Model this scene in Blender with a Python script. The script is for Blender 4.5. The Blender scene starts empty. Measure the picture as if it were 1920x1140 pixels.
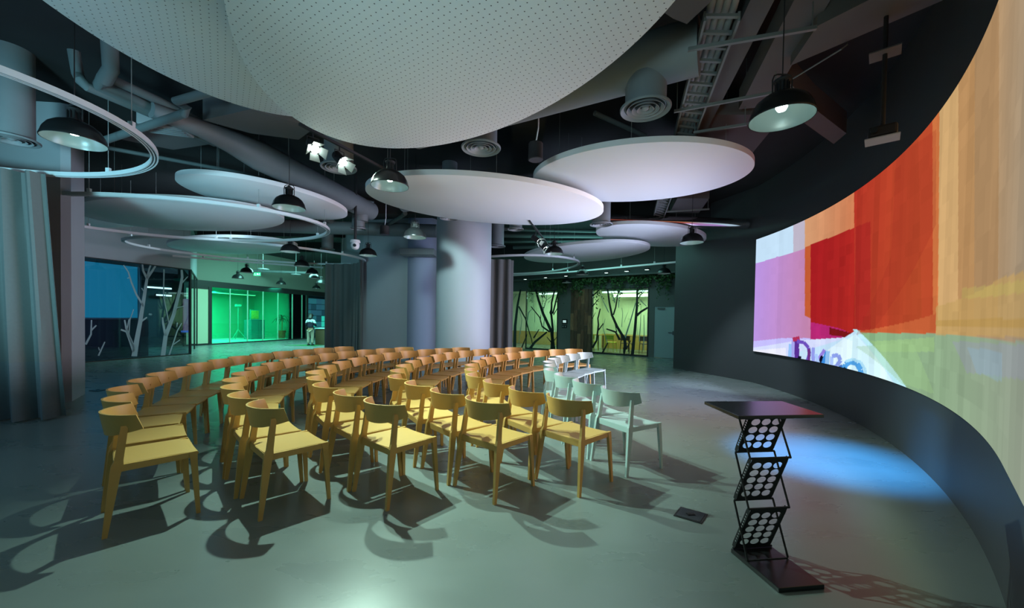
import bpy, math, random
import numpy as np
from mathutils import Vector, Matrix
random.seed(7); rng = np.random.default_rng(7)
PI = math.pi
sc = bpy.context.scene
COL = sc.collection

# ------------------------------------------------------------------ camera
H = 1.45                                   # eye height
F, CX, CY = 740.0, 960.0, 611.9            # focal length and principal point on a 1920 x 1140 frame
PITCH, ROLL = 0.018782, 0.0163
_fw = Vector((0, math.cos(PITCH), -math.sin(PITCH))); _up = Vector((0, math.sin(PITCH), math.cos(PITCH))); _rt = Vector((1, 0, 0))
CR = _rt*math.cos(ROLL) + _up*math.sin(ROLL); CU = _up*math.cos(ROLL) - _rt*math.sin(ROLL)
cam_data = bpy.data.cameras.new('camera'); cam = bpy.data.objects.new('camera', cam_data); COL.objects.link(cam)
cam.matrix_world = Matrix(((CR.x, CU.x, -_fw.x, 0), (CR.y, CU.y, -_fw.y, 0), (CR.z, CU.z, -_fw.z, H), (0, 0, 0, 1)))
cam_data.sensor_width = 36; cam_data.lens = F/1920*36
cam_data.shift_y = (CY-570)/1920; cam_data.clip_start = .05; cam_data.clip_end = 200
sc.camera = cam

# ------------------------------------------------------------------ world, exposure, large lights
sc.view_settings.view_transform = 'Standard'; sc.view_settings.look = 'None'
sc.view_settings.gamma = 1; sc.view_settings.use_curve_mapping = False
sc.view_settings.exposure = 0.0
W = bpy.data.worlds.new('world'); sc.world = W; W.use_nodes = True
W.node_tree.nodes['Background'].inputs[0].default_value = (.20, .44, .48, 1)
W.node_tree.nodes['Background'].inputs[1].default_value = .07
sc.cycles.max_bounces = 6; sc.cycles.diffuse_bounces = 3; sc.cycles.glossy_bounces = 3
sc.cycles.transparent_max_bounces = 12
sc.cycles.sample_clamp_indirect = 3

def light(name, kind, loc, energy, color, target=None, **kw):
    d = bpy.data.lights.new(name, kind); d.energy = energy; d.color = color
    for k, v in kw.items(): setattr(d, k, v)
    o = bpy.data.objects.new(name, d); COL.objects.link(o); o.location = loc
    if target is not None:
        o.rotation_euler = (Vector(target)-Vector(loc)).to_track_quat('-Z', 'Y').to_euler()
    return o

# added teal fill from the hall behind the viewer, the blue display beside it, and added area lights boosting the glow of the video wall
light('added_hall_fill', 'AREA', (-2.0, -3.0, 3.6), 26, (.50, .90, .92), (-1.5, 6, .8), shape='RECTANGLE', size=6, size_y=2)
light('blue_wall_light', 'AREA', (-6.6, 1.6, 1.9), 30, (.30, .68, 1.0), (-3, 7, 3.2), shape='RECTANGLE', size=1.6, size_y=1.6, spread=2.4)
light('added_screen_fill', 'AREA', (5.05, 7.9, 1.4), 200, (.60, .70, 1.0), (-3, 8.75, 1.8), shape='RECTANGLE', size=3.6, size_y=2.2, spread=2.05)
light('added_screen_fill', 'AREA', (4.6, 5.4, 1.7), 65, (1.0, .58, .40), (-3, 7.7, .5), shape='RECTANGLE', size=2.2, size_y=2.0, spread=1.8)
SPOT1 = (-2.26, 4.62, 3.42); SPOT2 = (-2.06, 5.35, 3.42)
light('track_spot_light', 'SPOT', SPOT1, 600, (.66, 1.0, .84), (-0.6, 3.5, 0), spot_size=1.75, spot_blend=.9, shadow_soft_size=.03)
light('track_spot_light', 'SPOT', SPOT2, 720, (.66, 1.0, .82), (1.4, 3.2, 0), spot_size=1.15, spot_blend=.6, shadow_soft_size=.03)
light('green_room_light', 'AREA', (-16.0, 21.5, 2.75), 420, (.05, 1.0, .62), (-15.8, 21.6, 0), shape='RECTANGLE', size=1.6, size_y=6)
light('corridor_light', 'AREA', (-9.8, 18.0, 4.2), 700, (.32, 1.0, .86), (-10.5, 19, 0), size=3)
light('meeting_room_light', 'AREA', (1.9, 20.6, 2.75), 85, (.70, 1.0, .62), (2.4, 21.2, .8), shape='RECTANGLE', size=2.6, size_y=.5)
light('meeting_room_light', 'AREA', (5.4, 18.2, 2.75), 85, (.74, 1.0, .56), (6.0, 18.9, .8), shape='RECTANGLE', size=2.6, size_y=.5)
light('dark_room_light', 'AREA', (-15.0, 12.5, 2.6), 20, (.35, .5, 1.0), (-15.5, 12.5, 0), size=2)
light('corridor_light', 'AREA', (2.5, 13.8, 4.2), 90, (.35, .95, .85), (2.5, 13.8, 0), size=3)
light('added_uplight', 'SPOT', (-2.6, -2.4, .9), 560, (.50, .88, 1.0), (-5.2, 7.5, 4.9), spot_size=.72, spot_blend=.8, shadow_soft_size=.5)  # this and the next two spots are added to brighten the ceiling panels
light('added_uplight', 'SPOT', (-2.2, -2.2, .9), 560, (.55, .92, 1.0), (1.2, 6.5, 4.6), spot_size=.72, spot_blend=.8, shadow_soft_size=.5)
light('added_uplight', 'SPOT', (-3.9, -.3, 1.4), 1300, (.32, .85, 1.0), (-7.3, 9.5, 3.5), spot_size=.80, spot_blend=.8, shadow_soft_size=.4)
light('floor_wash', 'SPOT', (2.85, 3.75, 3.9), 3200, (.03, .36, 1.0), (3.42, 4.25, 0), spot_size=.55, spot_blend=1.0, shadow_soft_size=.1)
light('wall_washer', 'SPOT', (-2.0, 6.6, 3.3), 380, (.62, 1.0, .97), (-2.3, 13.2, .6), spot_size=.95, spot_blend=.35, shadow_soft_size=.06)
light('wall_washer', 'SPOT', (3.7, 8.3, 4.2), 480, (.75, .95, 1.0), (5.3, 9.3, .2), spot_size=.9, spot_blend=.7, shadow_soft_size=.06)
light('wall_washer', 'SPOT', (-6.5, 9.5, 4.3), 260, (.6, .85, 1.0), (-11.8, 12.0, 3.2), spot_size=1.6, spot_blend=.9, shadow_soft_size=.2)  # added spot lifting the grey wall above the left glass

# ------------------------------------------------------------------ pixel -> place
def ray(u, v):
    return CR*((u-CX)/F) - CU*((v-CY)/F) + _fw
def at(u, v, Z):                           # point of the horizontal plane Z
    d = ray(u, v); t = (Z-H)/d.z
    return Vector((d.x*t, d.y*t, Z))
def aty(u, v, Y):                          # point at depth Y
    d = ray(u, v); t = Y/d.y
    return Vector((d.x*t, Y, H+d.z*t))
class Wall:                                # vertical plane from A towards B; (t, z) coordinates; n = towards the viewer
    def __init__(s, A, B):
        s.A = Vector((A[0], A[1], 0)); s.d = (Vector((B[0], B[1], 0))-s.A).normalized(); s.n = Vector((s.d.y, -s.d.x, 0))
        if s.n.dot(-s.A) < 0: s.n = -s.n
        s.ang = math.atan2(s.d.y, s.d.x)
    def tz(s, u, v, off=0):
        r = ray(u, v); o = Vector((0, 0, H)); k = (s.A+s.n*off-o).dot(s.n)/r.dot(s.n); p = o+r*k
        return (p-s.A).dot(s.d), p.z
    def p(s, t, z, off=0): return s.A+s.d*t+s.n*off+Vector((0, 0, z))

# ------------------------------------------------------------------ materials
def mat(name, col, rough=.6, metal=0, noise=0, scale=8, emit=None, estr=0, spec=.5, bump=0, alpha=None):
    m = bpy.data.materials.new(name); m.use_nodes = True; nt = m.node_tree; b = nt.nodes['Principled BSDF']
    b.inputs['Base Color'].default_value = (*col, 1); b.inputs['Roughness'].default_value = rough
    b.inputs['Metallic'].default_value = metal; b.inputs['Specular IOR Level'].default_value = spec
    if noise or bump:
        tc = nt.nodes.new('ShaderNodeTexCoord'); n = nt.nodes.new('ShaderNodeTexNoise'); n.inputs['Scale'].default_value = scale; n.inputs['Detail'].default_value = 5
        nt.links.new(tc.outputs['Object'], n.inputs['Vector'])
    if noise:
        mx = nt.nodes.new('ShaderNodeMix'); mx.data_type = 'RGBA'
        mx.inputs['A'].default_value = (*[c*(1-noise) for c in col], 1); mx.inputs['B'].default_value = (*[min(1, c*(1+noise)) for c in col], 1)
        nt.links.new(n.outputs['Fac'], mx.inputs['Factor']); nt.links.new(mx.outputs['Result'], b.inputs['Base Color'])
    if bump:
        bp = nt.nodes.new('ShaderNodeBump'); bp.inputs['Strength'].default_value = bump; bp.inputs['Distance'].default_value = .01
        nt.links.new(n.outputs['Fac'], bp.inputs['Height']); nt.links.new(bp.outputs['Normal'], b.inputs['Normal'])
    if emit:
        b.inputs['Emission Color'].default_value = (*emit, 1); b.inputs['Emission Strength'].default_value = estr
    return m
def glass(name, tint, gloss=.12, rough=.02):
    m = bpy.data.materials.new(name); m.use_nodes = True; nt = m.node_tree; nt.nodes.clear()
    o = nt.nodes.new('ShaderNodeOutputMaterial'); t = nt.nodes.new('ShaderNodeBsdfTransparent'); g = nt.nodes.new('ShaderNodeBsdfGlossy')
    mx = nt.nodes.new('ShaderNodeMixShader'); fr = nt.nodes.new('ShaderNodeFresnel'); ma = nt.nodes.new('ShaderNodeMath'); ma.operation = 'ADD'
    fr.inputs['IOR'].default_value = 1.35; ma.inputs[1].default_value = gloss*.3
    t.inputs['Color'].default_value = (*tint, 1); g.inputs['Roughness'].default_value = rough; g.inputs['Color'].default_value = (.8, .9, .95, 1)
    nt.links.new(fr.outputs[0], ma.inputs[0]); nt.links.new(ma.outputs[0], mx.inputs[0])
    nt.links.new(t.outputs[0], mx.inputs[1]); nt.links.new(g.outputs[0], mx.inputs[2]); nt.links.new(mx.outputs[0], o.inputs[0])
    return m

def floor_mat():
    m = bpy.data.materials.new('polished_concrete'); m.use_nodes = True; nt = m.node_tree; b = nt.nodes['Principled BSDF']; L = nt.links.new
    tc = nt.nodes.new('ShaderNodeTexCoord')
    def noise(s, det, dist=0, sx=1):
        mp = nt.nodes.new('ShaderNodeMapping'); mp.inputs['Scale'].default_value = (sx, 1, 1); L(tc.outputs['Object'], mp.inputs['Vector'])
        n = nt.nodes.new('ShaderNodeTexNoise'); n.inputs['Scale'].default_value = s; n.inputs['Detail'].default_value = det; n.inputs['Distortion'].default_value = dist
        L(mp.outputs[0], n.inputs['Vector']); return n
    def ramp(src, p0, c0, p1, c1):
        r = nt.nodes.new('ShaderNodeValToRGB'); r.color_ramp.elements[0].position = p0; r.color_ramp.elements[0].color = c0
        r.color_ramp.elements[1].position = p1; r.color_ramp.elements[1].color = c1; L(src, r.inputs[0]); return r
    a = noise(.7, 6, .8); c = noise(3.2, 7, .4, .45); d = noise(30, 3)
    r1 = ramp(a.outputs['Fac'], .3, (.165, .200, .193, 1), .72, (.205, .242, .232, 1))
    r2 = ramp(c.outputs['Fac'], .25, (.94, .94, .94, 1), .75, (1.04, 1.04, 1.04, 1))
    mx = nt.nodes.new('ShaderNodeMix'); mx.data_type = 'RGBA'; mx.blend_type = 'MULTIPLY'; mx.inputs['Factor'].default_value = 1
    L(r1.outputs[0], mx.inputs['A']); L(r2.outputs[0], mx.inputs['B']); L(mx.outputs['Result'], b.inputs['Base Color'])
    rr = ramp(c.outputs['Fac'], .3, (.26, .26, .26, 1), .75, (.31, .31, .31, 1)); L(rr.outputs[0], b.inputs['Roughness'])
    bp = nt.nodes.new('ShaderNodeBump'); bp.inputs['Strength'].default_value = .012; bp.inputs['Distance'].default_value = .01
    ad = nt.nodes.new('ShaderNodeMath'); ad.operation = 'ADD'; L(d.outputs['Fac'], ad.inputs[1]); L(ad.outputs[0], bp.inputs['Height'])
    L(bp.outputs['Normal'], b.inputs['Normal']); b.inputs['Specular IOR Level'].default_value = .6
    return m
def perf_mat():                            # white acoustic board drilled with small staggered holes
    m = mat('perforated_board', (.78, .82, .82), .75); nt = m.node_tree; b = nt.nodes['Principled BSDF']; L = nt.links.new
    tc = nt.nodes.new('ShaderNodeTexCoord'); sp = nt.nodes.new('ShaderNodeSeparateXYZ'); L(tc.outputs['Object'], sp.inputs[0])
    def M(op, a, bb=None):
        n = nt.nodes.new('ShaderNodeMath'); n.operation = op
        for i, x in enumerate((a, bb)):
            if x is None: continue
            if isinstance(x, (int, float)): n.inputs[i].default_value = x
            else: L(x, n.inputs[i])
        return n.outputs[0]
    c, s = math.cos(.5), math.sin(.5)
    X = M('ADD', M('MULTIPLY', sp.outputs[0], c), M('MULTIPLY', sp.outputs[1], -s)); Y = M('ADD', M('MULTIPLY', sp.outputs[0], s), M('MULTIPLY', sp.outputs[1], c))
    def cell(ox, oy):
        fx = M('SUBTRACT', M('FRACT', M('ADD', M('MULTIPLY', X, 1/.075), ox)), .5); fy = M('SUBTRACT', M('FRACT', M('ADD', M('MULTIPLY', Y, 1/.075), oy)), .5)
        return M('SQRT', M('ADD', M('MULTIPLY', fx, fx), M('MULTIPLY', fy, fy)))
    d = M('MINIMUM', cell(0, 0), cell(.5, .5)); k = M('LESS_THAN', d, .065)
    mx = nt.nodes.new('ShaderNodeMix'); mx.data_type = 'RGBA'; mx.inputs['A'].default_value = (.78, .82, .82, 1); mx.inputs['B'].default_value = (.1, .1, .1, 1)
    L(k, mx.inputs['Factor']); L(mx.outputs['Result'], b.inputs['Base Color'])
    return m
def wood_mat(name, c0, c1, sc_=(14, 14, 1.2)):
    m = bpy.data.materials.new(name); m.use_nodes = True; nt = m.node_tree; b = nt.nodes['Principled BSDF']; L = nt.links.new
    tc = nt.nodes.new('ShaderNodeTexCoord'); mp = nt.nodes.new('ShaderNodeMapping'); mp.inputs['Scale'].default_value = sc_; n = nt.nodes.new('ShaderNodeTexNoise'); n.inputs['Scale'].default_value = 3; n.inputs['Detail'].default_value = 6
    r = nt.nodes.new('ShaderNodeValToRGB'); r.color_ramp.elements[0].position = .35; r.color_ramp.elements[1].position = .7
    r.color_ramp.elements[0].color = (*c0, 1); r.color_ramp.elements[1].color = (*c1, 1)
    L(tc.outputs['Object'], mp.inputs[0]); L(mp.outputs[0], n.inputs['Vector']); L(n.outputs['Fac'], r.inputs[0]); L(r.outputs[0], b.inputs['Base Color']); b.inputs['Roughness'].default_value = .6
    return m

M_floor = floor_mat()
M_ceil = mat('dark_ceiling_paint', (.020, .022, .024), .9, noise=.3, scale=2)
M_dark = mat('charcoal_wall_paint', (.060, .066, .072), .55, noise=.06, scale=3)
M_grey = mat('grey_wall_plaster', (.36, .39, .42), .75, noise=.04, scale=3)
M_dgrey = mat('dark_grey_wall', (.13, .145, .14), .8, noise=.05, scale=3)
M_col = mat('column_paint', (.40, .43, .48), .6, noise=.03, scale=2)
M_disc = mat('white_acoustic_board', (.80, .82, .84), .8)
M_perf = perf_mat()
M_track = mat('white_track_metal', (.70, .73, .75), .45)
M_groove = mat('track_groove', (.06, .07, .08), .6)
M_duct = mat('grey_duct_wrap', (.17, .19, .20), .55, noise=.08, scale=5)
M_ductlight = mat('pale_duct_paint', (.25, .26, .27), .7, noise=.05)
M_beam = mat('grey_beam_paint', (.11, .11, .112), .8, noise=.06, scale=2)
M_pipe = mat('grey_pipe_lagging', (.12, .145, .15), .7)
M_tray = mat('galvanised_tray', (.20, .215, .21), .45, metal=.3)
M_cable = mat('grey_cable', (.24, .25, .25), .55)
M_chrome = mat('polished_steel', (.7, .7, .7), .15, metal=1)
M_black = mat('black_lacquer', (.012, .013, .014), .28)
M_blackm = mat('matt_black', (.015, .015, .017), .7)
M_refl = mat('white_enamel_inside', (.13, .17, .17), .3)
M_bulb = mat('lamp_bulb', (1, 1, 1), .3, emit=(.80, 1, .92), estr=9)
M_spotlens = mat('spotlight_lens', (1, 1, 1), .3, emit=(.85, 1, .93), estr=30)
M_flap = mat('barn_door_metal', (.16, .19, .18), .5)
M_chair = mat('mustard_plastic', (.62, .37, .11), .42, spec=.35, noise=.03, scale=20)
M_chairw = mat('pale_mint_plastic', (.42, .56, .56), .42, spec=.35)
M_curt = mat('taupe_curtain_cloth', (.145, .152, .145), .85, noise=.08, scale=30)
M_curtband = mat('dark_curtain_hem_cloth', (.135, .15, .155), .85, noise=.10, scale=30)
M_leaf = mat('ivy_leaf', (.05, .13, .04), .5)
M_white = mat('white_plastic', (.7, .72, .74), .4)
M_door = mat('pale_grey_door_paint', (.30, .40, .42), .45)
M_frame = mat('black_window_frame', (.02, .02, .02), .5)
M_glassd = glass('dark_room_glass', (.80, .90, 1.0), .22)
M_glassg = glass('green_room_glass', (.80, 1.0, .92), .1)
M_glassm = glass('meeting_room_glass', (.85, 1.0, .95), .08)
M_decal = mat('pale_branch_film', (.34, .42, .48), .6)
M_decald = mat('dark_branch_film', (.012, .018, .016), .6)
M_decall = mat('grey_branch_film', (.30, .42, .34), .6)
M_teal = mat('lit_teal_screen', (.01, .1, .14), .5, emit=(.006, .15, .225), estr=1.0)
M_exit = mat('exit_sign_green', (.02, .5, .15), .5, emit=(.05, .75, .25), estr=1.0)
M_exitw = mat('exit_sign_white', (.9, 1, .9), .5, emit=(.75, 1, .85), estr=1.0)
M_strip = mat('ceiling_strip_lamp', (.9, 1, 1), .5, emit=(.85, 1, .92), estr=1.6)
M_room = mat('pale_room_wall', (.58, .60, .46), .8, noise=.03)
M_roomc = mat('room_ceiling', (.55, .6, .52), .9)
M_oak = mat('honey_wood', (.45, .25, .07), .5, noise=.15, scale=6)
M_ychair = mat('yellow_seat', (.70, .60, .06), .5)

# ------------------------------------------------------------------ mesh helpers
class MB:
    def __init__(s): s.v = []; s.f = []; s.mi = []
    def add(s, vs, fs, mi=0):
        n = len(s.v); s.v += [tuple(p) for p in vs]; s.f += [tuple(n+i for i in f) for f in fs]; s.mi += [mi]*len(fs); return s
    def box(s, c, size, rz=0, mi=0):
        x, y, z = [k/2 for k in size]; ca, sa = math.cos(rz), math.sin(rz); vs = []
        for dz in (-z, z):
            for dx, dy in ((-x, -y), (x, -y), (x, y), (-x, y)): vs.append((c[0]+dx*ca-dy*sa, c[1]+dx*sa+dy*ca, c[2]+dz))
        return s.add(vs, [(3, 2, 1, 0), (4, 5, 6, 7), (0, 1, 5, 4), (1, 2, 6, 5), (2, 3, 7, 6), (3, 0, 4, 7)], mi)
    def loft(s, rings, mi=0, caps=True, closed=False):
        n = len(rings[0]); vs = [p for r in rings for p in r]; fs = []; m = len(rings)
        for i in range(m if closed else m-1):
            for j in range(n): a, b = i*n+j, i*n+(j+1) % n; c, d = ((i+1) % m)*n+(j+1) % n, ((i+1) % m)*n+j; fs.append((a, b, c, d))
        if caps and not closed: fs += [tuple(range(n))[::-1], tuple((m-1)*n+j for j in range(n))]
        return s.add(vs, fs, mi)
    def bar(s, p0, p1, w0, w1, up=(0, 0, 1), mi=0):   # tapered rectangular bar; w = (side, up) widths
        p0, p1 = Vector(p0), Vector(p1); d = (p1-p0).normalized(); u = Vector(up); r = d.cross(u)
        if r.length < 1e-4: r = d.cross(Vector((0, 1, 0)))
        r.normalize(); u = r.cross(d)
        R = []
        for p, w in ((p0, w0), (p1, w1)):
            a, b = r*(w[0]/2), u*(w[1]/2); R.append([p-a-b, p+a-b, p+a+b, p-a+b])
        return s.loft(R, mi)
    def tube(s, pts, r, n=10, mi=0, closed=False, caps=True):
        pts = [Vector(p) for p in pts]; R = []; m = len(pts); prev = None
        for i, p in enumerate(pts):
            a = pts[i-1] if (i or closed) else p; b = pts[(i+1) % m] if (i < m-1 or closed) else p
            d = (b-a).normalized()
            u = Vector((0, 0, 1)) if abs(d.z) < .95 else Vector((0, 1, 0))
            if prev is not None and abs(d.dot(prev)) < .95: u = prev
            x = d.cross(u).normalized(); y = x.cross(d).normalized(); prev = y
            rr = r[i] if isinstance(r, (list, tuple)) else r
            R.append([p+x*(rr*math.cos(2*PI*k/n))+y*(rr*math.sin(2*PI*k/n)) for k in range(n)])
        return s.loft(R, mi, caps, closed)
    def lathe(s, prof, n=24, c=(0, 0, 0), mi=0, closed=False):   # prof: (r, z)
        R = [[(c[0]+max(r, 1e-4)*math.cos(2*PI*k/n), c[1]+max(r, 1e-4)*math.sin(2*PI*k/n), c[2]+z) for k in range(n)] for r, z in prof]
        return s.loft(R, mi, caps=not closed, closed=closed)
    def prism(s, poly, z0, z1, mi=0):
        n = len(poly); vs = [(x, y, z0) for x, y in poly]+[(x, y, z1) for x, y in poly]
        return s.add(vs, [tuple(range(n))[::-1], tuple(range(n, 2*n))]+[(i, (i+1) % n, n+(i+1) % n, n+i) for i in range(n)], mi)
    def slab(s, w, tz, off0, off1, mi=0):     # prism standing on a Wall plane
        n = len(tz); vs = [w.p(t, z, off0) for t, z in tz]+[w.p(t, z, off1) for t, z in tz]
        return s.add(vs, [tuple(range(n)), tuple(range(n, 2*n))[::-1]]+[(i, (i+1) % n, n+(i+1) % n, n+i)[::-1] for i in range(n)], mi)
    def rect(s, w, t0, t1, z0, z1, off0, off1, mi=0): return s.slab(w, [(t0, z0), (t1, z0), (t1, z1), (t0, z1)], off0, off1, mi)
    def ribbon(s, w, pts, ws, off=.012, th=.003, mi=0):   # flat tapering strip on a wall plane
        P = [Vector((t, z)) for t, z in pts]; L = []; R = []
        for i, p in enumerate(P):
            d = (P[min(i+1, len(P)-1)]-P[max(i-1, 0)]).normalized(); nn = Vector((-d.y, d.x))*(ws[0]+(ws[1]-ws[0])*i/(len(P)-1))/2
            L.append(p+nn); R.append(p-nn)
        for i in range(len(P)-1): s.slab(w, [L[i], R[i], R[i+1], L[i+1]], off, off+th, mi)
        return s
    def mesh(s, name, mats, smooth=False):
        me = bpy.data.meshes.new(name); me.from_pydata(s.v, [], s.f)
        for m in (mats if isinstance(mats, (list, tuple)) else [mats]): me.materials.append(m)
        if any(s.mi): me.polygons.foreach_set('material_index', s.mi)
        import bmesh
        b = bmesh.new(); b.from_mesh(me); bmesh.ops.recalc_face_normals(b, faces=b.faces); b.to_mesh(me); b.free()
        if smooth:
            me.polygons.foreach_set('use_smooth', [True]*len(me.polygons))
            try: me.set_sharp_from_angle(angle=math.radians(38))
            except Exception: pass
        return me
def obj(name, mb, mats, parent=None, smooth=False, bevel=0):
    o = bpy.data.objects.new(name, mb.mesh(name, mats, smooth) if isinstance(mb, MB) else mb)
    COL.objects.link(o)
    if parent is not None: o.parent = parent
    if bevel:
        m = o.modifiers.new('bevel', 'BEVEL'); m.width = bevel; m.segments = 2; m.limit_method = 'ANGLE'
    return o
def tag(o, label, cat, group=None):
    o['label'] = label; o['category'] = cat
    if group: o['group'] = group
    return o
def thing(name, label, cat, loc=(0, 0, 0), rz=0, group=None):
    o = bpy.data.objects.new(name, None); o.empty_display_size = .1; COL.objects.link(o); o.location = loc; o.rotation_euler = (0, 0, rz)
    return tag(o, label, cat, group)
def struct(name, mb, mats, parent=None, smooth=False):
    o = obj(name, mb, mats, parent, smooth)
    if parent is None: o['kind'] = 'structure'
    return o
def dup(root, loc, rz, label, group=None):
    r = root.copy(); COL.objects.link(r); r.location = loc; r.rotation_euler = (0, 0, rz); r['label'] = label
    if group: r['group'] = group
    for ch in root.children:
        c = ch.copy(); COL.objects.link(c); c.parent = r
        for g in ch.children:
            d = g.copy(); COL.objects.link(d); d.parent = c
    return r
def local(e, p):                            # world point -> local of an unscaled Empty
    p = Vector(p)-Vector(e.location); a = -e.rotation_euler.z
    return Vector((p.x*math.cos(a)-p.y*math.sin(a), p.x*math.sin(a)+p.y*math.cos(a), p.z))

# ================================================================== THE SETTING
CEIL = 4.75
b = MB(); b.add([(-22, -5, 0), (10, -5, 0), (10, 30, 0), (-22, 30, 0), (-22, -5, -.2), (10, -5, -.2), (10, 30, -.2), (-22, 30, -.2)], [(0, 1, 2, 3), (7, 6, 5, 4), (0, 4, 5, 1), (1, 5, 6, 2), (2, 6, 7, 3), (3, 7, 4, 0)])
struct('floor', b, M_floor)
b = MB(); b.box((-6, 12.5, CEIL+.1), (32, 35, .2)); struct('ceiling', b, M_ceil)

# curved dark wall that carries the display
WC = Vector((-5.0, 9.82, 0)); WR = 10.88
def warc(y): return Vector((WC.x+math.sqrt(WR*WR-(y-WC.y)**2), y, 0))
aT = math.atan2(1.9-WC.y, warc(1.9).x-WC.x)        # nearer than this the wall runs on straight
def wpos(a, inset, z):
    k = max(a, aT); e = (k-a)*WR; c, s = math.cos(k), math.sin(k)
    return (WC.x+(WR-inset)*c+s*e, WC.y+(WR-inset)*s-c*e, z)
a0 = aT-1.3/WR; a1 = math.atan2(0-.02, 1)
path = [Vector(wpos(a0+(a1-a0)*i/60, 0, 0)) for i in range(61)]
path += [Vector((5.60, 10.6, 0)), Vector((5.28, 11.5, 0)), Vector((5.03, 12.25, 0))]
b = MB(); R = []
for i, p in enumerate(path):
    d = (path[min(i+1, len(path)-1)]-path[max(i-1, 0)]).normalized(); n = Vector((d.y, -d.x, 0))
    q = p+n*.35
    R.append([(p.x, p.y, 0), (q.x, q.y, 0), (q.x, q.y, CEIL), (p.x, p.y, CEIL)])
b.loft(R); struct('wall_right', b, M_dark, smooth=True)

# round columns
b = MB(); b.lathe([(.735, 0), (.735, CEIL)], 64, (-1.33, 10.75, 0)); o = struct('column', b, M_col, smooth=True); o['kind'] = 'structure'
# grey drum wall with its rounded light pier
c0 = aty(680, 600, 13.6); c1 = aty(768, 600, 13.2)
b = MB(); b.prism([(c0.x-1.2, 14.6), (c0.x, 13.6), (c1.x, 13.2), (c1.x+.1, 14.6)], 0, CEIL); struct('wall_middle', b, M_grey)
b = MB(); b.lathe([(.52, 0), (.52, CEIL)], 48, (aty(790, 600, 13.4).x, 13.5, 0)); struct('column', b, mat('lilac_pier_paint', (.34, .36, .50), .6), smooth=True)
# pillar beside the near curtain (chamfered)
b = MB(); b.prism([(-9.0, 6.12), (-7.2, 6.30), (-7.10, 6.36), (-7.545, 6.97), (-9.2, 7.2)], 0, CEIL); struct('column', b, M_grey)

# ---- left glass wall with pale tree film
WL = Wall((-12.21, 11.265), (-11.516, 14.129)); tL1 = 2.947
M_void = mat('unlit_room_wall', (.035, .03, .06), .7)
b = MB(); b.rect(WL, -5, tL1, 3.03, CEIL, -.25, 0); struct('wall_left', b, M_grey)
wl = struct('window_1', MB().rect(WL, -5, tL1, 0, .03, -.05, .03).rect(WL, -5, tL1, 3.0, 3.03, -.05, .03).rect(WL, tL1-.03, tL1, 0, 3.03, -.05, .03), M_frame)
for i, (ta, tb) in enumerate(((-5, -2.05), (-2.03, .0), (.02, 1.36), (1.38, tL1-.03))):
    obj('pane', MB().rect(WL, ta, tb, .03, 3.0, -.012, 0), M_glassd, wl)
br = [([(251, 668), (256, 637), (262, 605), (270, 555), (275, 522)], 8, 4), ([(275, 522), (268, 508), (266, 492)], 4, 2), ([(275, 522), (279, 505), (283, 494)], 3, 2), ([(275, 522), (285, 508), (292, 497)], 4, 2.5),
      ([(251, 660), (244, 640), (237, 622), (226, 618)], 5, 2.5), ([(250, 650), (242, 632), (236, 615), (233, 600)], 4, 2), ([(237, 620), (241, 600), (244, 596)], 2, 1),
      ([(269, 575), (255, 552), (246, 530), (240, 510), (231, 497)], 3, 1.5), ([(265, 602), (275, 595)], 3, 2), ([(305, 667), (310, 630), (325, 590), (337, 542), (341, 520), (340, 506)], 7, 3.5),
      ([(341, 530), (352, 518)], 2.5, 1.2), ([(310, 630), (305, 605), (304, 595)], 4, 2), ([(316, 667), (322, 650), (332, 620), (340, 606)], 2.5, 1.5), ([(323, 647), (337, 637)], 2, 1.3),
      ([(307, 505), (306, 555), (317, 610)], 2, 1.2), ([(306, 560), (311, 552)], 1.5, 1), ([(325, 590), (331, 577), (344, 574)], 2.5, 1), ([(332, 605), (331, 613)], 2, 1), ([(160, 646), (170, 627), (171, 600)], 3, 1.6), ([(170, 620), (180, 610)], 2.4, 1.8),
      ([(184, 667), (196, 641)], 2.4, 1.4), ([(186, 657), (184, 651)], 1.5, 1), ([(241, 628), (243, 600), (250, 580)], 1.6, 1), ([(265, 540), (270, 548)], 1.6, 1), ([(243, 520), (238, 522)], 1.5, 1)]
def branches(wall, wobj, lst, m, off=.012, name='branch_film'):
    for pts, w0, w1 in lst:
        tz = [wall.tz(u, v) for u, v in pts]; k = (wall.p(tz[0][0], tz[0][1])-Vector((0, 0, H))).dot(_fw)/F
        dl = abs(wall.d.x*math.sqrt(1)) + .0
        obj(name, MB().ribbon(wall, tz, (w0*k*1.15 if wall is WL else w0*k*1.1, w1*k*1.15 if wall is WL else w1*k*1.1), off), m, wobj)
branches(WL, wl, br, M_decal)
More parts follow.
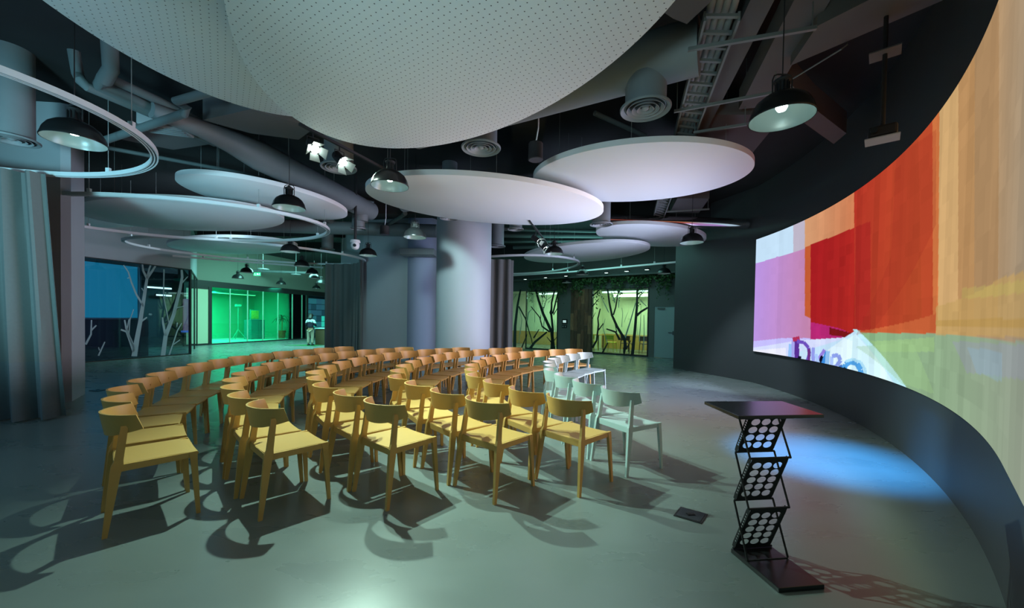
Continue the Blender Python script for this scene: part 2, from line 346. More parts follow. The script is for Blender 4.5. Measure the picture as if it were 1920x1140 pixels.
# teal screen and strip lamps in the unlit room behind the glass
t0, zA = WL.tz(150, 489, -.5); t1, zB = WL.tz(258, 596, -.5)
ts = thing('wall_display', 'large softly lit teal display behind the branch-printed glass wall', 'screen', (0, 0, 0))
obj('display_panel', MB().rect(WL, -2.6, t1, .82*0+zB, 2.95, -.56, -.5), M_teal, ts)
obj('frame', MB().rect(WL, -2.66, t1+.1, zB-.05, zB, -.58, -.48).rect(WL, t1, t1+.1, zB, 3.0, -.58, -.48), mat('grey_trim', (.10, .13, .16), .5), ts)
struct('wall_left_room', MB().rect(WL, -5, 7, 0, 3.2, -4.3, -4.2).rect(WL, -5, 2.9, 3.1, 3.2, -4.2, -.26), M_void)
struct('wall_left_dado', MB().rect(WL, -5, t1+.35, 0, zB-.05, -.75, -.55), mat('dark_plum_panel', (.018, .014, .028), .5))
for i, (u0, v0, u1, v1, off) in enumerate(((275, 538, 322, 543, -3.0), (294, 553, 322, 555, -3.9))):
    a = WL.tz(u0, v0, off); c = WL.tz(u1, v1, off)
    t = thing('strip_lamp', ['bright strip lamp glowing inside the dark glazed room', 'dimmer strip lamp deeper inside the dark glazed room'][i], 'lamp')
    obj('housing', MB().rect(WL, a[0], c[0], a[1]-.05, a[1]+.06, off-.12, off-.04), M_frame, t)
    obj('diffuser', MB().rect(WL, a[0], c[0], a[1]-.03, a[1]+.03, off-.04, off), M_strip, t)
a = WL.tz(345, 545, -3.6); c = WL.tz(356, 606, -3.6)
t = thing('glass_partition', 'mauve lit panel seen through the dark glass near the doorway', 'panel')
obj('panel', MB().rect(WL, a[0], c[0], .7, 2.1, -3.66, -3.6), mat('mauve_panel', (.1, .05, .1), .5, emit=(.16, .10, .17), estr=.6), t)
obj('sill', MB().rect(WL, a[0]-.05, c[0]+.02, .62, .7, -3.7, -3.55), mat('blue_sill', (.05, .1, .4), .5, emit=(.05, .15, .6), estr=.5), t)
t = thing('office_chair', 'dark high-backed chair inside the unlit glazed room', 'chair', WL.p(2.2, 0, -2.6), WL.ang)
obj('seat', MB().box((0, 0, .48), (.5, .5, .09)), M_blackm, t, bevel=.02); obj('backrest', MB().box((0, .24, .95), (.46, .07, .75)), M_blackm, t, bevel=.02)
obj('stem', MB().tube([(0, 0, .08), (0, 0, .44)], .03), M_blackm, t)
for k in range(5): obj('leg', MB().bar((0, 0, .09), (.3*math.cos(k*1.257), .3*math.sin(k*1.257), .04), (.05, .04), (.03, .03)), M_blackm, t)

# ---- return glass and green room wall
WG = Wall((-14.358, 17.974), (-12.9, 24.4))
RE = Wall((-11.516, 14.129), (-14.358, 17.974)); RL = 4.78
w2 = struct('window_2', MB().rect(RE, 0, .04, 0, 3.03, -.03, .03).rect(RE, 2.5, 2.56, 0, 3.03, -.03, .03).rect(RE, RL-.08, RL, 0, 3.03, -.03, .03).rect(RE, 0, RL, 2.98, 3.03, -.03, .03), M_frame)
for ta, tb in ((.04, 1.2), (1.22, 2.5), (2.56, 3.6), (3.62, RL-.08)): obj('pane', MB().rect(RE, ta, tb, 0, 2.98, -.006, .006), M_glassg, w2)
struct('wall_left_header', MB().rect(RE, 0, RL, 3.03, CEIL, -.2, 0), M_grey)
struct('wall_far', MB().rect(WG, -.6, 11.0, 3.0, CEIL, -.3, 0), mat('olive_grey_plaster', (.17, .19, .155), .85, noise=.04, scale=2))
gl = [WG.tz(u, 600)[0] for u in (396, 431, 464, 493, 521, 548, 566, 574)]
td = WG.tz(371, 600)[0]; td2 = WG.tz(390, 600)[0]
fr = MB().rect(WG, -.6, 11, 2.72, 3.0, -.12, .04).rect(WG, td2, gl[0], 0, 2.72, -.1, .05).rect(WG, gl[0], gl[-1]+.1, 0, .05, -.05, .05).rect(WG, gl[-1], gl[-1]+.12, 0, 2.72, -.05, .05)
w3 = struct('window_3', fr, M_frame)
for i in range(7):
    obj('pane', MB().rect(WG, gl[i]+.01, gl[i+1]-.01, .05, 2.72, -.006, .006), M_glassg, w3)
    if i: obj('glazing_joint', MB().rect(WG, gl[i]-.02, gl[i]+.02, .05, 2.72, -.02, .02), mat('clear_joint', (.3, .55, .42), .4), w3)
d1 = struct('door_1', MB().rect(WG, -.55, td2, 0, .08, -.03, .03).rect(WG, -.55, td2, 2.6, 2.72, -.03, .03).rect(WG, -.6, -.5, 0, 2.72, -.04, .04), M_frame)
obj('pane', MB().rect(WG, -.5, td2, .08, 2.6, -.01, .01), mat('frosted_glass', (.30, .42, .30), .5, emit=(.20, .45, .26), estr=.35), d1)  # pane emission stands in for room light coming through the frosting
obj('handle', MB().rect(WG, -.42, -.38, .9, 2.0, .03, .06), M_frame, d1)
# green room interior
M_green = mat('green_screen_wall', (.05, .50, .30), .8, noise=.05)
M_teald = mat('teal_wall', (.02, .42, .30), .8)
struct('wall_far_room', MB().rect(WG, -.6, gl[-1]+.2, 0, 3.0, -4.2, -4.1).rect(WG, gl[-1]+.2, gl[-1]+.3, 0, 3.0, -4.2, -.1), M_green)
struct('ceiling_far_room', MB().rect(WG, -.6, gl[-1]+.2, 2.9, 3.0, -4.1, -.12), M_teald)
struct('floor_far_room', MB().rect(WG, -.6, gl[-1]+.2, 0.0, .01, -4.1, -.12), mat('pale_vinyl', (.55, .75, .65), .4))
t = thing('strip_lamp', 'long green-lit strip lamp under the ceiling of the green room', 'lamp')
obj('housing', MB().rect(WG, .3, 6.2, 2.66, 2.8, -3.3, -3.1), M_teald, t); obj('diffuser', MB().rect(WG, .35, 6.15, 2.63, 2.66, -3.28, -3.12), mat('green_strip', (.3, 1, .6), .5, emit=(.12, 1, .45), estr=1.6), t)
def tripod(tt, off, h, label, nm):
    p = WG.p(tt, 0, off); t = thing(nm, label, 'stand', p)
    obj('pole', MB().tube([(0, 0, .5), (0, 0, h)], .02), M_teald, t)
    for k in range(3): obj('leg', MB().bar((0, 0, .6), (.42*math.cos(k*2.094+.4), .42*math.sin(k*2.094+.4), .02), (.03, .03), (.02, .02)), M_teald, t)
    obj('head', MB().box((0, 0, h+.06), (.34, .12, .12), WG.ang), M_teald, t, bevel=.01)
tripod(1.3, -1.9, 1.3, 'tripod stand at the door end of the green room', 'tripod'); tripod(4.2, -2.3, 1.9, 'tall pale tripod in the middle of the green room', 'tripod')
t = thing('side_table', 'low table with crossed legs inside the green room', 'table', WG.p(.9, 0, -1.3), WG.ang)
obj('table_top', MB().box((0, 0, .72), (1.1, .6, .03)), M_teald, t)
for sx in (-.4, .4):
    for q in (-.25, .25): obj('leg', MB().bar((sx, q, 0), (sx*.6, -q, .71), (.03, .03), (.03, .03)), M_teald, t)
t = thing('picture_board', 'framed yellow picture standing on a cabinet in the green room', 'picture', WG.p(5.2, 1.15, -2.2), WG.ang)
obj('frame', MB().box((0, 0, .3), (.62, .05, .6)), M_teald, t); obj('picture', MB().box((0, -.03, .3), (.5, .02, .48)), mat('yellow_print', (.45, .6, .1), .6, noise=.5, scale=9), t)
t = thing('storage_cabinet', 'dark teal cabinet under the framed picture in the green room', 'cabinet', WG.p(5.2, 0, -2.2), WG.ang)
obj('body', MB().box((0, 0, .575), (.95, .5, 1.15)), mat('deep_teal', (.01, .2, .18), .6), t)
for sx in (-.235, .235): obj('door', MB().box((sx, -.26, .58), (.45, .02, 1.05)), mat('deep_teal_door', (.012, .24, .2), .5), t)
t = thing('potted_palm', 'leafy palm in an orange pot behind the green glass', 'plant', WG.p(6.3, 0, -1.3))
obj('pot', MB().lathe([(.16, 0), (.24, .5), (.22, .5), (.2, .45)], 20), mat('orange_pot', (.6, .12, .03), .5), t, True)
obj('stem', MB().tube([(0, 0, .45), (.02, 0, .9), (0, .02, 1.2)], .03), M_oak, t)
for k in range(16):
    a = k*2.4; l = .45+.25*random.random(); z = 1.1+.02*k; mb = MB(); pts = [Vector((math.cos(a)*l*s, math.sin(a)*l*s, z+.5*s-.75*s*s)) for s in (0, .3, .6, .85, 1)]
    for i in range(4): mb.bar(pts[i], pts[i+1], (.07-.012*i, .006), (.058-.014*i, .006))
    obj('leaf', mb, mat('palm_leaf', (.02, .12, .04), .5) if k == 0 else bpy.data.materials['palm_leaf'], t)
# end of the corridor: dark doorway, blue-lit wall, reception box
struct('wall_corridor', MB().rect(WG, gl[-1]+.35, 11, 0, 2.75, -.8, -.6), mat('dark_teal_wall', (.01, .05, .06), .6))
t = thing('glass_block_screen', 'grid of lit teal and blue panels beyond the glazed doorway', 'screen', WG.p(gl[-1]+.5, 0, -.5), WG.ang)
for i in range(4):
    for j in range(6):
        c = random.choice([(.02, .09, .13), (.02, .13, .16), (.01, .05, .07), (.03, .55, .42) if j < 4 and i % 2 else (.02, .10, .13)])
        obj('panel', MB().box((.25+.5*i, 0, .5+.38*j), (.47, .04, .35)), mat('lit_panel', c, .4, emit=c, estr=.7), t)
t = thing('counter', 'timber-fronted counter with a pale top beside the far curtain', 'counter', (aty(606, 640, 19.7).x, 19.7, 0), 0)
obj('body', MB().box((0, 0, .4), (.55, .5, .8)), mat('brown_panel', (.10, .06, .03), .5), t); obj('top', MB().box((0, 0, .83), (.60, .56, .05)), mat('pale_top', (.35, .6, .6), .4), t)
tag(obj('green_mat', MB().prism([(-10.9, 18.9), (-9.9, 19.9), (-9.3, 19.5), (-9.3, 18.6)], .002, .012), mat('green_rug', (.02, .16, .05), .9)), 'small green mat lying under the standing person', 'rug')

# exit sign
p = aty(482, 514, 18.0)
t = thing('exit_sign', 'glowing green exit sign hung above the far glass wall', 'sign', p, 0)
obj('panel', MB().box((0, 0, 0), (.30, .03, .15)), M_exit, t)
obj('pictogram', MB().box((-.09, -.018, 0), (.012, .006, .10)).box((-.06, -.018, -.045), (.05, .006, .012)).box((.02, -.018, .02), (.03, .006, .03)).bar((.03, -.018, .01), (-.01, -.018, -.045), (.006, .016), (.006, .014)).bar((.03, -.018, 0), (.07, -.018, -.04), (.006, .016), (.006, .014)).bar((.0, -.018, .02), (.09, -.018, .0), (.006, .014), (.006, .014)).box((.12, -.018, .0), (.012, .006, .09)), M_exitw, t)
obj('hanger', MB().tube([(0, 0, .075), (0, 0, CEIL-p.z)], .008), M_blackm, t)

# ---- right back wall with meeting rooms
WB = Wall((2.154, 18.355), (5.555, 15.988)); B = lambda u: WB.tz(u, 605)[0]
tp = [B(u) for u in (930, 1046, 1070, 1109, 1216, 1226, 1268)]
ZT = 2.83
b = MB().rect(WB, -5, 9, ZT, CEIL, -.2, 0).rect(WB, tp[1], tp[3], 0, ZT, -.2, 0).rect(WB, tp[4], tp[5], 0, ZT, -.2, 0).rect(WB, tp[5], tp[6]+.02, 2.05, ZT, -.2, 0).rect(WB, tp[6]+.02, 9, 0, ZT, -.2, 0)
struct('wall_back', b, M_dgrey)
for k, (ta, tb) in enumerate(((-1.8, tp[1]), (tp[3], tp[4]))):
    w = struct('window_%d' % (4+k), MB().rect(WB, ta, tb, 0, .06, -.06, .03).rect(WB, ta, tb, ZT-.05, ZT, -.06, .03).rect(WB, ta, ta+.04, .06, ZT-.05, -.06, .03).rect(WB, tb-.04, tb, .06, ZT-.05, -.06, .03), M_frame)
    n = 3; L_ = (tb-ta-.08)/n
    for i in range(n): obj('pane', MB().rect(WB, ta+.04+i*L_+.004, ta+.04+(i+1)*L_-.004, .06, ZT-.05, -.012, 0), M_glassm, w)
    if k == 0:
        W4 = w
    else: W5 = w
Q = lambda l: [(900+x/4.385, 440+y/4.385) for x, y in l]
D4 = [([(285, 950), (290, 750), (310, 580), (335, 452)], 30, 14), ([(320, 590), (375, 690), (400, 780), (425, 860), (432, 900)], 12, 6), ([(340, 940), (388, 820)], 12, 7), ([(610, 960), (590, 800), (520, 650), (480, 530), (460, 452)], 28, 16),
      ([(590, 940), (600, 780), (588, 660), (590, 560), (615, 455)], 22, 12), ([(600, 650), (622, 560), (640, 480)], 14, 9), ([(575, 800), (512, 755), (492, 680), (420, 590)], 14, 7), ([(400, 955), (450, 885), (552, 800)], 24, 12), ([(442, 850), (487, 778)], 12, 6), ([(600, 900), (550, 840)], 10, 5), ([(592, 680), (575, 640), (590, 600)], 10, 6), ([(605, 660), (640, 600)], 8, 5), ([(498, 720), (500, 660)], 6, 4), ([(610, 870), (638, 835)], 7, 4)]
L4 = [([(330, 820), (345, 700), (320, 600)], 6, 3), ([(380, 760), (400, 640), (440, 600), (440, 480)], 8, 3), ([(520, 620), (545, 540), (600, 500)], 8, 3), ([(430, 560), (425, 450)], 7, 4), ([(300, 490), (270, 540)], 8, 4), ([(520, 800), (530, 690), (515, 600), (512, 455)], 7, 4), ([(460, 830), (470, 760)], 4, 2), ([(625, 830), (610, 700)], 5, 3), ([(450, 720), (452, 560)], 4, 2), ([(560, 560), (600, 520)], 5, 3), ([(545, 540), (552, 480), (590, 455)], 5, 3), ([(320, 900), (328, 760)], 5, 2)]
D5 = [([(1252, 1000), (1275, 780), (1290, 600), (1295, 440)], 24, 14), ([(1290, 665), (1322, 635), (1380, 600)], 18, 14), ([(1200, 945), (1190, 860), (1130, 760), (1085, 660), (1065, 560), (1050, 448)], 24, 12), ([(1097, 660), (1116, 600), (1140, 460)], 12, 8),
      ([(1150, 865), (1115, 800), (1040, 775)], 18, 10), ([(925, 930), (960, 870), (975, 740), (970, 690), (990, 608)], 16, 9), ([(975, 785), (1015, 730)], 10, 7), ([(1000, 985), (1052, 890)], 14, 9), ([(925, 505), (990, 448)], 12, 7), ([(925, 590), (978, 528)], 8, 5), ([(1190, 930), (1185, 990)], 26, 8), ([(1210, 930), (1240, 870)], 10, 5), ([(1125, 800), (1112, 740)], 8, 4), ([(925, 690), (950, 640)], 6, 3)]
L5 = [([(1190, 860), (1240, 700), (1280, 560)], 12, 6), ([(1060, 640), (1010, 540), (975, 450)], 8, 4), ([(1165, 760), (1175, 640), (1165, 600)], 5, 3), ([(1310, 880), (1320, 740), (1325, 570)], 7, 3), ([(1320, 540), (1370, 590)], 7, 4), ([(1345, 950), (1350, 800), (1348, 660)], 8, 4), ([(1050, 900), (1010, 760), (1030, 690)], 7, 3), ([(1110, 560), (1080, 470)], 9, 4), ([(1115, 520), (1155, 455)], 8, 4), ([(1320, 500), (1360, 455)], 6, 3), ([(1245, 700), (1215, 690)], 4, 2), ([(1140, 600), (1145, 470)], 6, 4), ([(1300, 830), (1290, 760)], 4, 2), ([(1185, 720), (1215, 640)], 4, 2)]
sc_ = lambda l: [(Q(p), a/4.385, c/4.385) for p, a, c in l]
branches(WB, W4, sc_(D4), M_decald, .012); branches(WB, W4, sc_(L4), M_decall, .006); branches(WB, W5, sc_(D5), M_decald, .012); branches(WB, W5, sc_(L5), M_decall, .006)
# interior of the two rooms
struct('wall_back_room', MB().rect(WB, -9, tp[2], 0, 3, -3.6, -3.5).rect(WB, tp[2], tp[2]+.1, 0, 3, -3.6, -.2).rect(WB, tp[2]+.1, tp[5]+.3, 0, 3, -3.6, -3.5).rect(WB, tp[5]+.2, tp[5]+.3, 0, 3, -3.6, -.2), M_room)
struct('ceiling_back_room', MB().rect(WB, -9, tp[5]+.2, 2.95, 3.0, -3.5, -.2), M_roomc)
struct('trim_back_room', MB().rect(WB, -9, tp[2], 0, .75, -3.5, -3.46).rect(WB, tp[2]+.1, tp[5]+.2, 0, .75, -3.5, -3.46), M_oak)
for k, (ta, tb, off, z, lab) in enumerate(((-1.6, tp[1]+.2, -.9, 2.72, 'strip lamp near the glass of the first branch-printed meeting room'), (-1.3, tp[1], -2.4, 2.62, 'strip lamp deep inside the first branch-printed meeting room'), (tp[3]+.1, tp[4]-.1, -.9, 2.72, 'strip lamp near the glass of the meeting room beside the grey door'), (tp[3]+.1, tp[4]-.7, -2.4, 2.62, 'strip lamp deep inside the meeting room beside the grey door'))):
    t = thing('strip_lamp', lab, 'lamp'); obj('housing', MB().rect(WB, ta, tb, z+.05, z+.12, off-.12, off+.1), M_roomc, t)
    obj('diffuser', MB().rect(WB, ta+.03, tb-.03, z-.02, z+.05, off-.1, off+.08), M_strip, t)
def simple_table(tt, off, label):
    t = thing('meeting_table', label, 'table', WB.p(tt, 0, off), WB.ang)
    obj('table_top', MB().box((0, 0, .74), (1.5, .7, .035)), M_oak, t)
    for sx in (-.68, .68):
        for sy in (-.3, .3): obj('leg', MB().box((sx, sy, .36), (.04, .04, .72)), M_frame, t)
simple_table(.6, -2.0, 'timber meeting table in the room nearer the round column'); simple_table(tp[3]+1.6, -2.0, 'timber meeting table in the room beside the grey door')
mc = None
lab = ['first', 'second', 'third', 'fourth', 'fifth', 'sixth']
def small_chair(tt, off, label, m):
    t = thing('meeting_chair', label, 'chair', WB.p(tt, 0, off), WB.ang, 'chairs in the meeting rooms')
    obj('seat', MB().box((0, 0, .45), (.42, .42, .03)), m, t, bevel=.01); obj('backrest', MB().box((0, -.2, .68), (.42, .03, .22)), m, t, bevel=.01)
    for sx in (-.18, .18):
        obj('leg', MB().bar((sx, -.2, .62), (sx*1.2, -.24, 0), (.025, .03), (.02, .02)), m, t); obj('leg', MB().bar((sx, .18, .45), (sx*1.2, .22, 0), (.025, .03), (.02, .02)), m, t)
for i, (tt, off) in enumerate(((-.2, -1.2), (.5, -1.15), (1.15, -1.25))): small_chair(tt, off, lab[i]+' yellow chair along the table in the room nearer the round column', M_ychair)
for i, (tt, off) in enumerate(((tp[3]+.45, -1.2), (tp[3]+1.2, -1.15), (tp[3]+2.0, -1.3))): small_chair(tt, off, lab[i]+' chair along the table in the room beside the grey door', M_ychair if i == 0 else mat('brown_seat', (.16, .06, .03), .5))
tv0 = WB.tz(1210, 590, -.5)
t = thing('wall_display', 'thin black display on the side wall of the meeting room beside the grey door', 'screen', WB.p(tp[5]+.15, 1.5, -1.2), WB.ang+PI/2)
obj('casing', MB().box((0, 0, 0), (1.1, .05, .65)), M_blackm, t); obj('screen', MB().box((0, .03, 0), (1.04, .012, .59)), M_black, t)
# reclaimed-wood strip, wall controls, door
t = thing('wood_panelling', 'reclaimed brown timber planks on the wall between the two glazed rooms', 'panelling')
tw0, tw1 = tp[2], tp[3]; n = 6; pw = (tw1-tw0)/n
mw = [wood_mat('plank_wood', c0, c1) for c0, c1 in (((.09, .05, .035), (.22, .12, .07)), ((.20, .10, .055), (.42, .24, .13)), ((.07, .04, .03), (.16, .09, .055)), ((.13, .06, .04), (.28, .14, .08)))]
for i in range(n):
    zs = [0, random.uniform(.8, 1.3), random.uniform(1.6, 2.2), ZT]
    for j in range(3): obj('plank', MB().rect(WB, tw0+i*pw+.005, tw0+(i+1)*pw-.005, zs[j]+.004, zs[j+1]-.004, .0, .025+.02*random.random()), mw[(i*2+j+i//2) % 4], t)
for k, (u, v, w_, h_, lb) in enumerate(((1059, 603, .26, .22, 'small black wall panel with a lit display beside the timber planks'), (1058.5, 612, .24, .12, 'dark switch plate directly under the lit wall panel'))):
    tt, zz = WB.tz(u, v); t = thing('control_panel', lb, 'wall control'); obj('body', MB().rect(WB, tt-w_/2, tt+w_/2, zz-h_/2, zz+h_/2, 0, .03), M_blackm, t)
    if k == 0: obj('display', MB().rect(WB, tt-.08, tt+.08, zz-.05, zz+.06, .03, .036), mat('lit_display', (.5, .6, .6), .4, emit=(.4, .55, .55), estr=1), t)
    else:
        for q in (-.06, .06): obj('button', MB().rect(WB, tt+q-.03, tt+q+.03, zz-.03, zz+.03, .03, .036), mat('grey_button', (.2, .25, .25), .4), t)
d2 = struct('door_2', MB().rect(WB, tp[5]+.03, tp[6]-.02, .01, 2.03, -.02, .03), M_door)
obj('door_frame', MB().rect(WB, tp[5]-.03, tp[5]+.03, 0, 2.09, -.02, .05).rect(WB, tp[6]-.02, tp[6]+.04, 0, 2.09, -.02, .05).rect(WB, tp[5]-.03, tp[6]+.04, 2.03, 2.09, -.02, .05), M_dgrey, d2)
obj('door_handle', MB().rect(WB, tp[6]-.28, tp[6]-.08, 1.0, 1.03, .05, .07).rect(WB, tp[6]-.12, tp[6]-.08, .92, 1.08, .03, .06), mat('dark_steel', (.08, .1, .1), .35, metal=.8), d2)
obj('door_closer', MB().rect(WB, tp[5]+.15, tp[5]+.42, 1.93, 1.99, .03, .09), M_dgrey, d2)
# vines
b = MB()
def leaf(c, s, nrm=None):
    d = Vector(rng.normal(size=3)).normalized(); e = d.cross(Vector(rng.normal(size=3))).normalized(); c = Vector(c)
    b.add([c-d*s, c+e*s*.55, c+d*s, c-e*s*.55], [(0, 1, 2), (0, 2, 3)])
for i in range(5200):
    t_ = rng.uniform(-1.5, 6.9); u_ = rng.random()
    dz = abs(rng.normal())*.16*(1.5+math.sin(t_*7)+.7*math.sin(t_*17))
    if t_ > 5.4 and rng.random() < .35: dz = rng.random()*1.0*max(0, math.sin(t_*6+1))
    leaf(WB.p(t_, 3.28-dz+rng.normal()*.04, .10+rng.random()*.28), .035+.03*rng.random())
for k in range(26):
    t_ = rng.uniform(-1.4, 6.6); ln = rng.uniform(.2, .9)
    for q in range(int(ln*22)): leaf(WB.p(t_+rng.normal()*.02, 3.2-ln*q/(ln*22), .15+rng.random()*.05), .03)
o = obj('ivy_garland', b, M_leaf); o['kind'] = 'stuff'; tag(o, 'dark ivy garland hanging along the wall above the meeting room glass', 'foliage')
o = struct('trim_back', MB().rect(WB, -5, 9, 3.3, 3.36, 0, .5), M_dgrey)
for k in range(7):
    u = 985+k*38; p = at(u, 524-k*3.0, 3.3); t = thing('downlight', lab[k % 6]+(' small downlight above the ivy, counted from the column' if k < 6 else ' and last small downlight above the ivy beside the dark wall'), 'lamp', p, 0, 'downlights above the ivy')
    if k == 6: t['label'] = 'seventh small downlight above the ivy, next to the dark wall'
    obj('ring', MB().lathe([(.09, 0), (.11, .0), (.11, .05), (.09, .05)], 16, closed=True), M_blackm, t); obj('lens', MB().lathe([(0, .01), (.085, .01)], 16), M_strip, t)

# ================================================================== DISPLAY
zb, zt = .77, 3.45
def cyl(u, v):                              # pixel -> (angle, z) on the curved wall
    r = ray(u, v); dx, dy = r.x, r.y; ox, oy = -WC.x, -WC.y
    A = dx*dx+dy*dy; Bq = ox*dx+oy*dy; Cq = ox*ox+oy*oy-WR*WR; disc = max(0.0, Bq*Bq-A*Cq)
    k = (-Bq+math.sqrt(disc))/A
    return math.atan2(oy+k*dy, ox+k*dx), H+k*r.z
aL = cyl(1418.5, 560)[0]; aN = aT-1.0/WR
NS, NZ = 720, 200
ang = np.linspace(aL, aN, NS+1); zz = np.linspace(zb, zt, NZ+1)
AA, ZZ = np.meshgrid(ang, zz)               # rows z
def lin(c): c = np.array(c, float)/255; return np.where(c < .04045, c/12.92, ((c+.055)/1.055)**2.4)
IMG = np.zeros((NZ+1, NS+1, 3)); IMG[:] = lin((150, 128, 98))
S_ = lambda a: (aL-a)*WR                    # metres along the display from its far end
SX = S_(AA)
def inside(poly):
    P = np.array([(S_(a), z) for a, z in (cyl(u, v) for u, v in poly)]); ins = np.zeros(SX.shape, bool); n = len(P)
    for i in range(n):
        x0, y0 = P[i]; x1, y1 = P[(i+1) % n]
        c = ((y0 > ZZ) != (y1 > ZZ)) & (SX < (x1-x0)*(ZZ-y0)/(y1-y0+1e-12)+x0); ins ^= c
    return ins
def paint(poly, col, a=1.0, col2=None, ax='s'):
    m = inside(poly); c = lin(col)*np.ones(3)
    if col2 is not None:
        w = (SX if ax == 's' else ZZ); lo, hi = w[m].min() if m.any() else 0, w[m].max() if m.any() else 1; k = ((w-lo)/(hi-lo+1e-9))[..., None]
        cc = c*(1-k)+lin(col2)*k; IMG[m] = IMG[m]*(1-a)+cc[m]*a
    else: IMG[m] = IMG[m]*(1-a)+c*a
sEnd = (aL-aN)*WR
paint([(1766, 0), (2400, 0), (2400, 1100), (1766, 1100)], (196, 148, 92), 1, (150, 140, 122))
paint([(1765, 100), (1812, 60), (1812, 640), (1765, 640)], (203, 164, 112))
paint([(1812, 60), (1845, 0), (1848, 600), (1812, 600)], (180, 138, 92)); paint([(1845, 0), (1895, 0), (1895, 600), (1845, 600)], (166, 132, 94))
paint([(1418, 380), (1495, 380), (1495, 500), (1418, 500)], (196, 224, 246)); paint([(1492, 380), (1517, 380), (1517, 480), (1492, 480)], (190, 182, 200))
paint([(1514, 340), (1614, 300), (1614, 430), (1514, 470)], (214, 158, 116), 1, (200, 120, 80))
paint([(1418, 495), (1460, 482), (1514, 466), (1527, 462), (1527, 640), (1414, 652)], (186, 148, 226), 1, (196, 132, 170))
paint([(1514, 463), (1530, 458), (1530, 600), (1514, 592)], (196, 92, 52)); paint([(1525, 458), (1611, 425), (1611, 630), (1525, 606)], (166, 28, 34), 1, (172, 40, 34))
paint([(1608, 330), (1650, 280), (1690, 290), (1770, 190), (1768, 590), (1690, 620), (1610, 630)], (176, 52, 38), 1, (178, 76, 42))
paint([(1730, 150), (1772, 140), (1770, 600), (1740, 606)], (186, 74, 44)); paint([(1760, 120), (1775, 120), (1772, 600), (1762, 600)], (206, 116, 66))
paint([(1611, 425), (1640, 414), (1640, 625), (1611, 628)], (160, 30, 34), .6)
paint([(1525, 604), (1580, 616), (1610, 628), (1590, 634), (1525, 646)], (182, 40, 116)); paint([(1561, 614), (1608, 626), (1600, 634), (1561, 628)], (120, 22, 26))
paint([(1525, 646), (1580, 634), (1600, 634), (1525, 664)], (128, 88, 214))
paint([(1414, 640), (1470, 634), (1525, 634), (1525, 700), (1414, 700)], (196, 190, 252)); paint([(1414, 652), (1500, 638), (1600, 632), (1500, 720), (1414, 700)], (214, 222, 255))
paint([(1414, 657), (1478, 652), (1478, 700), (1414, 700)], (236, 238, 255))
paint([(1500, 660), (1585, 636), (1611, 620), (1700, 728), (1720, 760), (1500, 720)], (196, 228, 252)); paint([(1580, 646), (1611, 626), (1690, 726), (1540, 712)], (212, 244, 255))
paint([(1558, 656), (1590, 634), (1606, 640), (1600, 700), (1545, 700)], (226, 246, 255), .8)
paint([(1611, 619), (1765, 626), (1900, 640), (2300, 660), (2300, 1100), (1740, 1000), (1706, 728)], (136, 180, 132), 1, (146, 154, 138))
paint([(1611, 622), (1768, 588), (1768, 626), (1640, 624)], (196, 96, 56)); paint([(1768, 575), (1900, 520), (2100, 440), (2100, 640), (1768, 628)], (190, 156, 96), .7)
paint([(1768, 600), (2200, 560), (2200, 610), (1768, 612)], (176, 140, 72), .55); paint([(1820, 540), (2200, 420), (2200, 470), (1820, 560)], (188, 178, 96), .35)
paint([(1800, 640), (2200, 680), (2200, 780), (1830, 700)], (148, 150, 170), .45); paint([(1830, 650), (1905, 665), (1905, 720), (1850, 700)], (140, 172, 190), .4)
paint([(1640, 640), (1765, 632), (1765, 660), (1660, 660)], (160, 200, 130), .5)
paint([(1606, 618), (1613, 617), (1710, 727), (1714, 740), (1700, 740)], (188, 236, 246))
paint([(1690, 290), (1768, 240), (1768, 420), (1640, 624), (1612, 628), (1680, 480)], (160, 50, 36), .35)
paint([(1611, 650), (1720, 640), (1765, 740), (1700, 720)], (158, 198, 138), .4)
# overlapping letters at the foot of the display
def stroke(pts, w, col, a=1.0):
    for (u0, v0), (u1, v1) in zip(pts[:-1], pts[1:]):
        d = math.hypot(u1-u0, v1-v0) or 1; nx, ny = -(v1-v0)/d*w*.65, (u1-u0)/d*w*.65
        paint([(u0+nx, v0+ny), (u1+nx, v1+ny), (u1-nx, v1-ny), (u0-nx, v0-ny)], col, a)
stroke([(1488, 645), (1486, 680)], 7, (150, 196, 250)); stroke([(1492, 638), (1492, 680)], 5, (168, 168, 240)); stroke([(1499, 636), (1499, 680)], 7, (90, 50, 150)); stroke([(1491, 637), (1504, 634)], 6, (176, 50, 90))
stroke([(1499, 640), (1512, 642), (1521, 652), (1523, 664), (1519, 676), (1508, 682)], 5, (110, 80, 190)); stroke([(1503, 650), (1511, 652), (1514, 664), (1509, 676)], 5, (200, 226, 250)); stroke([(1505, 668), (1500, 680)], 5, (20, 16, 50))
stroke([(1522, 655), (1522, 676)], 4, (110, 50, 130)); stroke([(1530, 652), (1530, 690)], 5, (150, 160, 240)); stroke([(1531, 688), (1552, 656)], 5, (150, 130, 225)); stroke([(1538, 688), (1548, 668)], 5, (12, 16, 40)); stroke([(1545, 692), (1556, 660)], 5, (60, 140, 220)); stroke([(1558, 658), (1556, 694)], 6, (150, 200, 250)); stroke([(1535, 664), (1542, 690)], 5, (170, 200, 250))
stroke([(1566, 668), (1565, 696)], 5, (170, 196, 250)); stroke([(1566, 668), (1578, 666), (1582, 676), (1576, 686), (1568, 690)], 6, (140, 160, 235)); stroke([(1580, 690), (1586, 686)], 5, (60, 110, 190))
